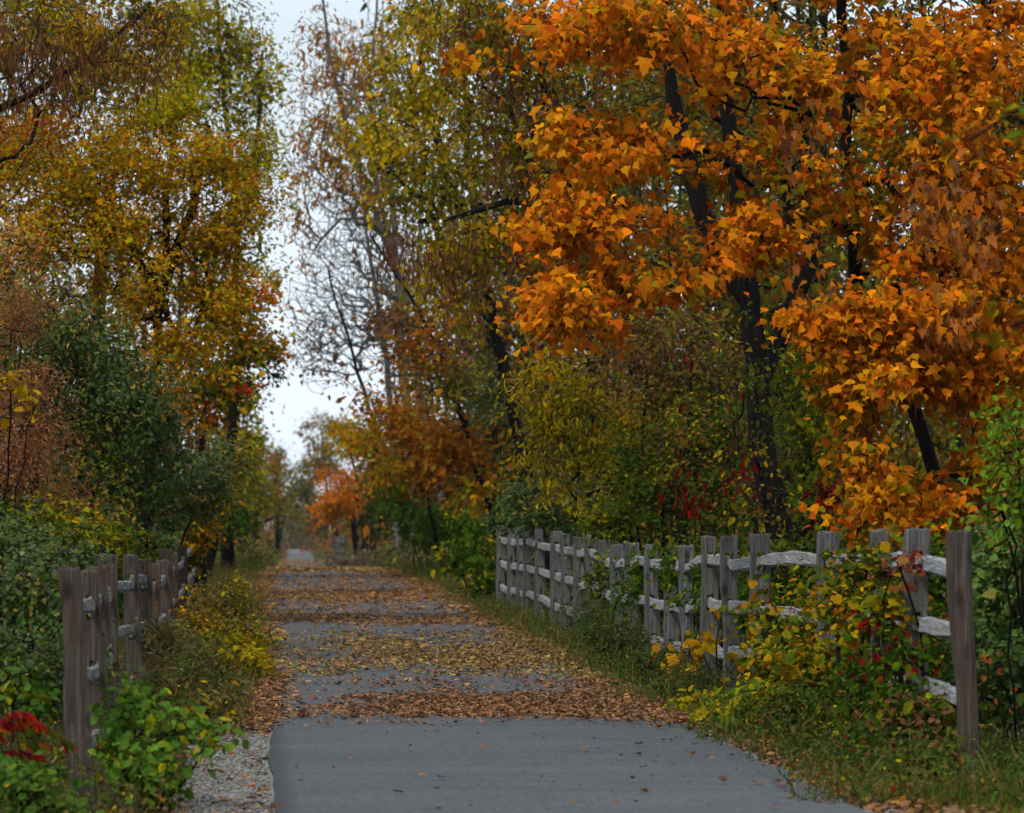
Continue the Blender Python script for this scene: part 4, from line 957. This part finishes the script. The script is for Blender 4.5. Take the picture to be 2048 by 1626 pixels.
def sumac():
    rng = np.random.default_rng(70)
    root = thing('sumac', bx(-1.28, 24.3, 0), 'low sumac with red leaflets in the bottom left corner', 'shrub', fg)
    st, lv = [], []
    for (x0, y0, x1, y1, pal) in ((-40, 1500, 80, 1440, 0), (-20, 1530, 110, 1490, 1), (-30, 1480, 60, 1425, 0), (10, 1560, 120, 1530, 1), (-40, 1545, 70, 1505, 2), (30, 1470, 140, 1480, 1)):
        a, b = W(x0, y0, 24.2), W(x1, y1, 23.8)
        u = np.linspace(0, 1, 9)
        P = a + (b - a) * u[:, None]; P[:, 2] += .07 * np.sin(np.pi * u)
        stem = [bx(-1.3, 24.5, -.05), (bx(-1.3, 24.5) + a) / 2, a]
        st.append(tube(resample(stem, .12, rng, .005), np.linspace(.008, .005, len(resample(stem, .12, rng, .005))), 5))
        st.append(tube(P, np.full(9, .0035), 4))
        for i in range(1, 9):
            for s in (-1, 1):
                d = unit((b - a) * .35 + np.array([0, s * .10, -.13 - .05 * (s < 0)]) + rng.normal(0, .025, 3)); lv.append((P[i], d, pal))
    v, f = join(st); tag(mesh('stem', v, f, M['twig'], root, smooth=True))
    pals = [[(2, (.34, .035, .025)), (1, (.42, .08, .03))], P_GREEN + [(3, (.34, .07, .03))], P_CRIM + [(2, (.36, .05, .03))]]
    for P, d, pl in lv:
        c = colours(pals[pl], 1, rng) * .72
        v, f, c = leaf_arrays('lance', P[None], d[None], np.array([[0, -.6, .8]]) + rng.normal(0, .3, (1, 3)), np.array([.085 * rng.uniform(.8, 1.15)]), c, rng)
        mesh('leaflet', v, f, M['leaf'], root, c)
sumac()
shrub('bushy green plants in the bottom left corner below the sumac', 50, 23.6, [(40, 1570, 23.4, 80, 40, .3, 1), (100, 1600, 23.2, 60, 40, .25, 1), (20, 1400, 25.3, 70, 40, .3, .6)], [(3, (.09, .17, .04)), (2, (.15, .22, .05)), (1, (.30, .28, .05))], 'broad', .05, 900, 140, 71, 'bramble', 5, fg, spread=.06, single=80, r0=.007, face=.6)
shrub('small bright yellow bush on the verge halfway along the leaning fence', 455, 45.5, [(450, 1300, 45, 60, 32, .35, 1), (500, 1315, 44.6, 35, 22, .25, 1), (420, 1260, 46, 40, 30, .3, .7)], [(3, (.50, .38, .04)), (2, (.36, .33, .05)), (1, (.50, .25, .02))], 'oval', .065, 900, 110, 72, 'shrub', 4, fg, spread=.07, single=60, r0=.008)
shrub('grey-brown seed-headed weeds crowding the verge in front of the leaning posts', 380, 36, [(400, 1350, 36, 70, 60, .4, 1), (330, 1290, 38, 60, 60, .4, 1), (430, 1400, 34, 60, 40, .35, 1), (300, 1370, 33, 50, 60, .3, .8), (460, 1380, 36, 40, 40, .3, .8)], [(3, (.16, .15, .06)), (2, (.10, .13, .045)), (2, (.22, .16, .08)), (1, (.06, .10, .03))], 'slim', .045, 6500, 420, 73, 'tall_weeds', 9, fg, spread=.07, r0=.006, rtip=.0025)
shrub('dark feathery weeds at the base of the fence in the middle distance', 1290, 42, [(1300, 1320, 43, 70, 40, .35, 1), (1350, 1370, 40, 80, 36, .35, 1), (1230, 1280, 47, 60, 40, .35, 1), (1180, 1240, 53, 50, 36, .4, 1), (1420, 1360, 38, 60, 30, .3, .8)], [(3, (.07, .11, .035)), (2, (.10, .12, .045)), (1, (.18, .14, .05)), (.5, (.3, .26, .05))], 'slim', .05, 6500, 360, 74, 'tall_weeds', 9, fg, spread=.08, r0=.006, rtip=.0025)
shrub('dark green weeds with drying stalks along the asphalt before the end post', 1700, 29.5, [(1640, 1460, 30.4, 70, 36, .3, 1), (1740, 1490, 28.4, 80, 36, .3, 1), (1840, 1520, 27, 60, 30, .25, .8), (1570, 1440, 32, 50, 36, .3, .8)], [(3, (.05, .10, .035)), (2, (.08, .12, .04)), (1.4, (.20, .14, .07)), (.5, (.25, .06, .04))], 'slim', .045, 5200, 330, 75, 'tall_weeds', 8, fg, spread=.07, r0=.006, rtip=.0025)
shrub('tangle of drying brown and green stalks between the asphalt and the vine-covered rails', 1640, 31, [(1600, 1400, 32.2, 80, 50, .3, 1), (1700, 1440, 29.8, 90, 55, .3, 1), (1800, 1490, 27.8, 80, 45, .3, 1), (1880, 1530, 26.6, 50, 36, .25, .8), (1540, 1450, 32.6, 60, 26, .25, .8), (1680, 1520, 28.6, 70, 24, .25, .9), (1780, 1550, 26.8, 50, 18, .2, .6)], [(3, (.10, .13, .03)), (3, (.06, .09, .022)), (2, (.24, .17, .09)), (1, (.32, .28, .05)), (.5, (.22, .04, .03))], 'oval', .036, 9000, 420, 78, 'tall_weeds', 12, fg, spread=.09, r0=.006, rtip=.0025)
shrub('amber-leaved weeds crowding the verge beside the leaning posts', 420, 41, [(400, 1240, 44, 50, 45, .35, 1), (450, 1210, 50, 50, 40, .4, .9), (380, 1300, 39.5, 50, 45, .35, 1), (480, 1270, 46, 40, 30, .3, .8), (470, 1180, 58, 35, 30, .4, .7), (440, 1420, 33.5, 50, 36, .3, .7)], [(3, (.46, .33, .05)), (2, (.22, .19, .05)), (2, (.13, .13, .04)), (2, (.26, .17, .08)), (1, (.50, .27, .03))], 'oval', .04, 5200, 340, 79, 'tall_weeds', 9, fg, spread=.09, r0=.006, rtip=.0025)
shrub('grey-brown dry weeds in front of the small far fence end', 690, 172, [(700, 1122, 172, 34, 9, .8, 1), (665, 1120, 174, 22, 8, .8, .8), (740, 1118, 168, 34, 10, .8, .8)], [(3, (.22, .18, .14)), (2, (.16, .14, .10)), (1, (.26, .20, .12))], 'quad', .11, 1300, 60, 81, 'tall_weeds', 4, fg, spread=.16, r0=.006, rtip=.004)
plant('overhanging_tree', 'blurred green leaf sprays poking in at the upper right edge', 'tree',
      [[bx(4.4, 17, -.2), np.array([4.3, 17, 1.6]), np.array([4.0, 16.6, 2.5]), np.array([3.2, 16.2, 2.95]), W(2060, 235, 16), W(1960, 250, 16)], [np.array([4.2, 16.8, 2.2]), np.array([3.6, 16.2, 2.2]), W(2120, 610, 16), W(2030, 640, 16)], [np.array([4.0, 16.6, 2.5]), np.array([4.1, 16.8, 4.0])]],
      [(1985, 235, 16, 60, 35, .15, 1), (2060, 200, 16, 40, 50, .15, .6), (2120, 640, 16, 40, 40, .2, .5), (2050, 780, 16, 16, 20, .1, .2), (2250, 100, 16.3, 120, 300, .4, 1)],
      [(3, (.12, .22, .04)), (2, (.26, .28, .05)), (1, (.40, .26, .05))], 'lance', .055, 240, 90, 76, r0=.03, rtip=.002, seg=.12, spread=.05, limb_r=.012, single=20)

# ------------------------------------------------------------------ weeds and grass on the verges (nobody could count them)
def blades(n, sample, h0, h1, pal, rng, shape='blade', lean=.35):
    X, Y = sample(n)
    P = np.stack([X, Y, ground_z(X, Y) - .01], 1)
    D = unit(rng.normal(0, lean, (n, 3)) * [1, 1, 0] + [0, 0, 1.])
    NR = unit(rng.normal(0, 1, (n, 3)) * [1, 1, .1])
    cl = (np.sin(X * 3.1 + Y * .9) + np.sin(Y * 2.3)) * .25 + .5
    near = np.where((Y < 27) & (X < xc(Y)), .45, np.where(Y > 80, .55, 1.))
    return leaf_arrays(shape, P, D, NR, near * rng.uniform(h0, h1, n) * np.exp(rng.normal(0, .25, n)), colours(pal, n, rng, cl % 1), rng, .3)
def weeds(n, sample, h0, h1, pal, rng, size, per=7, shape='quad'):
    X, Y = sample(n)
    H = rng.uniform(h0, h1, n)
    u = rng.uniform(.1, 1, (n, per))
    lx, ly = rng.normal(0, .12, n), rng.normal(0, .12, n)
    P = np.stack([X[:, None] + lx[:, None] * u * H[:, None] * 2, Y[:, None] + ly[:, None] * u * H[:, None] * 2, ground_z(X, Y)[:, None] + u * H[:, None]], -1).reshape(-1, 3)
    P += rng.normal(0, .03, P.shape); m = len(P)
    P[:, 2] = np.maximum(P[:, 2], ground_z(P[:, 0], P[:, 1]) + .01)
    D = unit(rng.normal(0, 1, (m, 3)) + [0, 0, .3]); NR = unit(rng.normal(0, .6, (m, 3)) + [0, -.3, .8])
    cl = np.repeat((np.sin(X * 2.1 + Y * .8) + np.sin(Y * 1.3)) * .25 + .5, per)
    return leaf_arrays(shape, P, D, NR, size * np.exp(rng.normal(0, .25, m)), colours(pal, m, rng, cl % 1), rng)
def merge(arrs):
    V, Fs, C, n = [], [], [], 0
    for v, f, c in arrs:
        V.append(v); Fs.append(f + n); C.append(c); n += len(v)
    return np.concatenate(V), Fs, np.concatenate(C)
G_DRY = [(3, (.20, .15, .075)), (2, (.15, .135, .055)), (1, (.08, .10, .03)), (1.4, (.24, .175, .095))]
G_GRN = [(3, (.07, .12, .03)), (2, (.10, .16, .04)), (1, (.18, .17, .06))]
def verge():
    rng = np.random.default_rng(80)
    def yd(n, a, b, p=1.6):          # more of them near by, where each shows larger
        u = rng.uniform(0, 1, n); return a + (b - a) * u ** p
    def left(n):
        Y = yd(n, 22.5, 130); w = rng.uniform(0, 1, n) ** .8
        inner = np.where(Y < 33, -.62 - .1 * np.sin(Y * 2.7), np.where(Y < 42, -.18, -.02)) + .06 * np.sin(Y * 3.9)
        return xc(Y) - HALF + inner - w * 2.2, Y
    def right(n):
        Y = yd(n, 25.0, 130); w = rng.uniform(0, 1, n) ** .9
        inner = -.06 + .12 * np.sin(Y * 2.9) + .08 * np.sin(Y * 7.1 + 1) + .12 * np.sin(Y * .9)
        return xc(Y) + HALF + inner + w * 2.0, Y
    def near_right(n):
        Y = rng.uniform(24.4, 26.3, n); return xc(Y) + HALF + .3 + rng.uniform(0, 1, n) * 1.3, Y
    def farside(s):
        def f(n):
            Y = yd(n, 120, 620, 1.7); return xc(Y) + s * (HALF + .15 + rng.uniform(0, 1, n) ** 1.4 * 4), Y
        return f
    v, f, c = merge([blades(24000, left, .10, .34, G_DRY, rng), weeds(9000, left, .10, .45, [(3, (.08, .12, .035)), (2, (.14, .13, .05)), (1, (.20, .15, .06)), (.25, (.40, .32, .05))], rng, .026)])
    tag(mesh('verge_grass', v, f, M['leaf'], None, c), 'brownish green grass and weeds along the leaning fence', kind='stuff')
    v, f, c = merge([blades(24000, right, .07, .26, G_DRY + G_GRN, rng), weeds(10000, right, .08, .36, [(3, (.07, .115, .03)), (2, (.10, .13, .04)), (1, (.20, .14, .06)), (.15, (.40, .32, .05)), (.1, (.30, .04, .04))], rng, .027), blades(7000, near_right, .03, .11, [(3, (.12, .19, .035)), (2, (.2, .17, .06))], rng)])
    tag(mesh('verge_grass', v, f, M['leaf'], None, c), 'dark green grass and weeds between the asphalt and the long fence', kind='stuff')
    for s, nm in ((-1, 'left'), (1, 'right')):
        v, f, c = merge([weeds(3400, farside(s), .2, .9, [(3, (.13, .13, .06)), (2, (.10, .13, .04)), (2, (.20, .15, .09)), (.6, (.40, .32, .05))], rng, .13, 8, 'quad')])
        tag(mesh('roadside_weeds', v, f, M['leaf'], None, c), 'hazy brown-green weeds lining the far trail on its ' + nm, kind='stuff')
verge()

# ------------------------------------------------------------------ fallen leaves on the asphalt
L_BROWN = [(4, (.27, .155, .095)), (3, (.33, .185, .105)), (2, (.20, .12, .08)), (1, (.40, .26, .15)), (.6, (.12, .08, .06))]
L_ORANGE = [(3, (.38, .20, .085)), (1, (.46, .25, .08)), (3, (.28, .165, .10)), (2, (.36, .23, .14)), (.5, (.5, .33, .12))]
L_GOLD = [(3, (.36, .28, .12)), (2, (.28, .22, .10)), (2, (.42, .32, .14)), (2, (.27, .17, .09)), (.4, (.22, .23, .07))]
L_PALE = [(3, (.48, .36, .18)), (2, (.40, .27, .12)), (1, (.28, .16, .08))]
_ng = np.random.default_rng(77).uniform(0, 1, (64, 256))
def vnoise(a, b):
    i, j = np.floor(a).astype(int), np.floor(b).astype(int); fa, fb = a - i, b - j
    fa, fb = fa * fa * (3 - 2 * fa), fb * fb * (3 - 2 * fb); g = lambda p, q: _ng[p % 64, q % 256]
    return (g(i, j) * (1 - fa) + g(i + 1, j) * fa) * (1 - fb) + (g(i, j + 1) * (1 - fa) + g(i + 1, j + 1) * fa) * fb
def litter_density(Y, u):
    """0..1 by distance along the trail and place across it (0 left edge, 1 right edge)"""
    j = (vnoise(u * 3 + 3, Y * .12) - .5) * (2.6 + .04 * Y) + (vnoise(u * 9, Y * .5 + 9) - .5) * 2.2
    sm = lambda a, b, x: np.clip((x - a) / (b - a), 0, 1) ** 2 * (3 - 2 * np.clip((x - a) / (b - a), 0, 1))
    band = lambda a, b, e=1.0: sm(a - e * .6, a + e * .6, Y + j * .75) * (1 - sm(b - e, b + e, Y + j))
    D = band(35.6 - 1.2 * (u > .2) * (u - .2), 38.6 + 3.2 * u, 1.0) * (.30 + .5 * sm(.10, .5, u))
    D = np.maximum(D, band(45.5, 48.0, 1.2) * .35)
    D = np.maximum(D, band(47.5, 56, 1.6) * (.12 + .45 * sm(.2, .45, u)))
    D = np.maximum(D, band(63.5, 69, 1.8) * .75); D = np.maximum(D, band(68, 78, 2.) * .22); D = np.maximum(D, band(77, 86, 3) * .75)
    D = np.maximum(D, band(88, 104, 3) * .17); D = np.maximum(D, band(114, 131, 2) * .8)
    D = np.maximum(D, band(195, 330, 30) * .25)
    side = np.maximum(sm(.16, .0, u) if False else np.clip(1 - u / (.05 + .0009 * Y), 0, 1), np.clip(1 - (1 - u) / (.12 + .0006 * Y + .05 * np.sin(Y * .8)), 0, 1))
    D = np.maximum(D, side * np.clip((Y - 34.8) / 1.0, 0, 1) * .7)
    patch = np.clip(vnoise(u * 6, Y * .35) * 1.6 - .45, 0, 1)
    D = np.maximum(D * (.55 + .6 * vnoise(u * 14 + 5, Y * .9)), .035 + .17 * patch * (Y > 36.5))
    return D
def litter():
    rng = np.random.default_rng(90)
    out_near, out_far = [], []
    def lay(a, b, rate, shape, s):
        n = int((b - a) * 3.3 * rate)
        Y = rng.uniform(a, b, n); u = rng.uniform(-.06, 1.06, n)
        k = rng.uniform(0, 1, n) < litter_density(Y, np.clip(u, 0, 1)); Y, u = Y[k], u[k]; n = len(Y)
        X = xc(Y) - HALF + u * 2 * HALF
        z = prof(Y) + .005 + rng.uniform(0, .010, n) + .018 * np.sin(np.pi * np.clip(u, 0, 1))
        th = rng.uniform(0, 2 * np.pi, n)
        Dv = unit(np.stack([np.cos(th), np.sin(th), rng.normal(.01, .12, n)], 1)); NR = unit(rng.normal(0, .22, (n, 3)) + [0, 0, 1.])
        C = np.where((Y < 44)[:, None], colours(L_BROWN, n, rng), np.where((Y < 60)[:, None], colours(L_GOLD + L_BROWN[:2], n, rng), np.where((Y < 110)[:, None], colours(L_ORANGE + L_BROWN[:2], n, rng), colours(L_PALE + L_BROWN[:1], n, rng))))
        C = np.clip(C * 1.2, 0, .8)
        return leaf_arrays(shape, np.stack([X, Y, z], 1), Dv, NR, s * np.exp(rng.normal(0, .28, n)), C, rng, .0)
    A = [lay(34.2, 46, 900, 'chip', .042), lay(46, 60, 620, 'chip', .044), lay(60, 110, 220, 'chip', .054), lay(110, 135, 150, 'chip', .066), lay(190, 400, 14, 'chip', .1)]
    v, f, c = merge(A)
    tag(mesh('leaf_litter', v, f, M['dry_leaf'], None, c), 'bands of brown and golden fallen leaves drifted across the asphalt', kind='stuff')
    # leaves on the verges
    n = 24000
    Y = 23 + 100 * rng.uniform(0, 1, n) ** 1.6; s = rng.choice([-1, 1], n)
    X = xc(Y) + s * (HALF + .03 + rng.uniform(0, 1, n) ** 1.7 * 2.6)
    k = ~((s < 0) & (Y < 33) & (np.abs(X - xc(Y)) < HALF + .5) & (rng.uniform(0, 1, n) < .9))
    X, Y = X[k], Y[k]; n = len(X); th = rng.uniform(0, 2 * np.pi, n)
    P = np.stack([X, Y, np.maximum(ground_z(X, Y), prof(Y) - .03 - .2 * (np.abs(X - xc(Y)) > HALF + .5)) + rng.uniform(.01, .05, n)], 1)
    v, f, c = leaf_arrays('chip', P, np.stack([np.cos(th), np.sin(th), rng.normal(0, .2, n)], 1), unit(rng.normal(0, .4, (n, 3)) + [0, 0, 1.]), .045 * np.exp(rng.normal(0, .28, n)), colours(L_BROWN * 2 + L_ORANGE, n, rng), rng, 0)
    tag(mesh('leaf_litter', v, f, M['dry_leaf'], None, c), 'dry brown leaves caught in the grass on both verges', kind='stuff')
    # the nearest leaves, one object each
    protos = []
    for k in range(16):
        v, f, c = leaf_arrays('curl', np.zeros((1, 3)), np.array([[0, 1., 0]]), np.array([[0, 0, 1.]]), np.ones(1), colours(L_BROWN + [(1.2, (.42, .22, .06)), (1.4, (.10, .065, .05))] if k < 13 else P_CRIM, 1, rng), rng, 0)
        o = mesh('fallen_leaf', v, f, M['dry_leaf'], None, c); protos.append(o.data); bpy.data.objects.remove(o)
    made = 0
    def drop(X, Y, s, k, label):
        z = float(prof(Y)) + .016 + .018 * math.sin(math.pi * min(1, max(0, (X - float(xc(Y)) + HALF) / 2 / HALF)))
        o = bpy.data.objects.new('fallen_leaf', protos[k]); COL.objects.link(o)
        o.location = (X, Y, z); o.scale = (s, s, s * rng.uniform(.5, 1.2)); o.rotation_euler = (rng.normal(0, .18), rng.normal(0, .18), rng.uniform(0, 6.28))
        tag(o, label, 'leaf', 'fallen leaves on the near asphalt')
    while made < 135:
        Y = rng.uniform(24.2, 34.8); u = rng.uniform(.02, .99)
        if rng.uniform() > .35 + .65 * u: continue
        drop(float(xc(Y)) - HALF + u * 2 * HALF, Y, .022 + .045 * rng.uniform() ** 2.2, int(rng.integers(0, 13)), 'small curled dry leaf lying loose on the bare near asphalt'); made += 1
    for k in range(120):
        u = rng.uniform(.0, 1.0); Y = 34.6 + abs(rng.normal(0, .9)) + .8 * math.sin(u * 11) - .5 * u
        drop(float(xc(Y)) - HALF + u * 2 * HALF, Y, .03 + .03 * rng.uniform(), int(rng.integers(0, 13)), 'dry brown leaf at the front edge of the nearest leaf band')
    for k in range(26):
        Y = rng.uniform(24.6, 27.4); X = float(xc(Y)) + HALF + rng.normal(-.12, .14)
        drop(X, Y, rng.uniform(.05, .09), int(rng.integers(0, 13)), 'larger brown leaf gathered at the near grassy corner of the asphalt')
    for k in range(16):
        c0 = ((1665, 1530), (1785, 1565))[k % 2]
        Y = 9600 * 1.49 / (c0[1] - 1037) + rng.normal(0, .12); X = (c0[0] - VX) * Y / F + rng.normal(0, .08)
        drop(X, Y, rng.uniform(.05, .08), 13 + k % 3, 'crimson creeper leaf fallen on the near corner of the asphalt')
litter()

# pebbles on the near gravel
def pebbles():
    rng = np.random.default_rng(95)
    n = 5200
    Y = rng.uniform(22.5, 36, n); X = xc(Y) - HALF - .02 - rng.uniform(0, 1, n) * .5
    r = .006 + .012 * rng.uniform(0, 1, n) ** 2.5
    ico = np.array([(1, 0, 0), (-1, 0, 0), (0, 1, 0), (0, -1, 0), (0, 0, 1), (0, 0, -1.)]); fc = np.array([(0, 2, 4), (2, 1, 4), (1, 3, 4), (3, 0, 4), (2, 0, 5), (1, 2, 5), (3, 1, 5), (0, 3, 5)])
    V = (ico[None] * rng.uniform(.6, 1.3, (n, 6, 1)) * [1, 1, .7]) * r[:, None, None] + np.stack([X, Y, prof(Y) - .022 + r * .2], 1)[:, None]
    Fq = (fc[None] + (np.arange(n) * 6)[:, None, None]).reshape(-1, 3)
    c = np.repeat(np.clip(rng.uniform(.09, .30, (n, 1)) * np.array([[1, .96, .9]]), 0, 1), 6, 0)
    tag(mesh('gravel', V.reshape(-1, 3), Fq, M['dry_leaf'], None, c), 'loose pale stones on the gravel strip', kind='stuff')
pebbles()

# ------------------------------------------------------------------ the woods beyond, read as one mass
def woods(label, seed, xa, xb, ya, yb, ztop, nclump, per, size, pal, ntrunk, spread=.9, low=.35, yp=1.0):
    rng = np.random.default_rng(seed)
    Y = ya + (yb - ya) * rng.uniform(0, 1, nclump) ** yp
    off = xa + (xb - xa) * rng.uniform(0, 1, nclump)
    X = xc(Y) + off
    z = np.where(rng.uniform(0, 1, nclump) < low, rng.uniform(0, .22, nclump), rng.uniform(0, 1, nclump)) * ztop
    keep = z < ztop * (.70 + .30 * np.sin(X * .55 + Y * .09) * np.sin(Y * .13 + 1))
    keep &= (X < 1620 * Y / F + 4) & (X > -560 * Y / F - 4)
    X, Y, z = X[keep], Y[keep], z[keep]; m = len(X)
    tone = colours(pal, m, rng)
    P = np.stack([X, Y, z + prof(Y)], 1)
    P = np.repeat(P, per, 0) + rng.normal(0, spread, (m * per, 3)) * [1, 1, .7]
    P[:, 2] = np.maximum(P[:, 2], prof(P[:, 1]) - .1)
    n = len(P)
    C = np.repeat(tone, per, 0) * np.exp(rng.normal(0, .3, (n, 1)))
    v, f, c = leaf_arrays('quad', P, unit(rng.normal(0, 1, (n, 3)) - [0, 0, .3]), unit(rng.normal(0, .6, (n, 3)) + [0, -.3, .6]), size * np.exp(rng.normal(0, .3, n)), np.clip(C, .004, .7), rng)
    root = thing('distant_woods', (float(xc(ya)) + xa, ya, 0), label, 'woods'); root['kind'] = 'stuff'
    tag(mesh('foliage', v, f, M['leaf'], root, c), kind='stuff')
    tr = []
    for k in range(ntrunk):
        y = ya + (yb - ya) * rng.uniform() ** yp; x = float(xc(y)) + xa + (xb - xa) * rng.uniform(); g = float(prof(y)) - .4
        h = ztop * rng.uniform(.6, .95); q = np.linspace(0, 1, 7)
        Pt = np.stack([x + rng.normal(0, .5) * q + rng.normal(0, .05, 7), y + rng.normal(0, .4) * q, g + h * q], 1)
        r = rng.uniform(.05, .16) * (1 if y < 250 else 1.3)
        tr.append(tube(Pt, np.linspace(r, r * .25, 7), 6))
        for b in range(9):
            i = rng.integers(2, 6); th = rng.uniform(0, 6.28); L = rng.uniform(.8, 2.6)
            e = Pt[i] + np.array([math.cos(th) * L, math.sin(th) * L, L * rng.uniform(.3, 1.0)])
            tr.append(tube([Pt[i], (Pt[i] + e) / 2 + rng.normal(0, .12, 3), e], [r * .3, r * .2, r * .06], 4))
    v, f = join(tr); tag(mesh('trunks', v, f, M['bark'], root, smooth=True), kind='stuff')
    COUNT['tri'] += 2 * n
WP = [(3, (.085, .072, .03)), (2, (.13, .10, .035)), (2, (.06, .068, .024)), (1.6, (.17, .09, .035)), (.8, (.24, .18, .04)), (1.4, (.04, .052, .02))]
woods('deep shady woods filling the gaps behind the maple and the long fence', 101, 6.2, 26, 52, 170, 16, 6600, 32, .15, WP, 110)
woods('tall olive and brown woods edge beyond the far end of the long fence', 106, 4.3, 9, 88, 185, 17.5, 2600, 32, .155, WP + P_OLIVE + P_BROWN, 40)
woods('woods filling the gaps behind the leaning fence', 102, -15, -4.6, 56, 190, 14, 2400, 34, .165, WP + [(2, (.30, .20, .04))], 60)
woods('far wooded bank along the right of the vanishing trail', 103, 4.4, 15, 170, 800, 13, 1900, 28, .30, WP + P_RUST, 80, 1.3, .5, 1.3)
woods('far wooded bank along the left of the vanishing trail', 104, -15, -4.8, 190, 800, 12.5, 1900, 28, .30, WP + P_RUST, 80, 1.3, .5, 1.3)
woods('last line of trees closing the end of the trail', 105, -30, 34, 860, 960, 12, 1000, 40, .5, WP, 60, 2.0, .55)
print('tris', COUNT)

# ------------------------------------------------------------------ autumn haze
def haze():
    m = bpy.data.materials.new('haze'); m.use_nodes = True
    t = m.node_tree; t.nodes.clear()
    o = t.nodes.new('ShaderNodeOutputMaterial'); v = t.nodes.new('ShaderNodeVolumePrincipled')
    v.inputs['Color'].default_value = (.86, .92, 1.0, 1); v.inputs['Density'].default_value = .00006
    v.inputs['Anisotropy'].default_value = .2
    t.links.new(v.outputs[0], o.inputs['Volume'])
    x0, x1, y0, y1, z0, z1 = -560., 600., -60., 1420., -9., 32.
    V = [(x, y, z) for x in (x0, x1) for y in (y0, y1) for z in (z0, z1)]
    Q = [(0, 1, 3, 2), (4, 6, 7, 5), (0, 4, 5, 1), (2, 3, 7, 6), (0, 2, 6, 4), (1, 5, 7, 3)]
    tag(mesh('haze', V, np.array(Q), m), 'thin bluish autumn haze along the trail', kind='stuff')
haze()
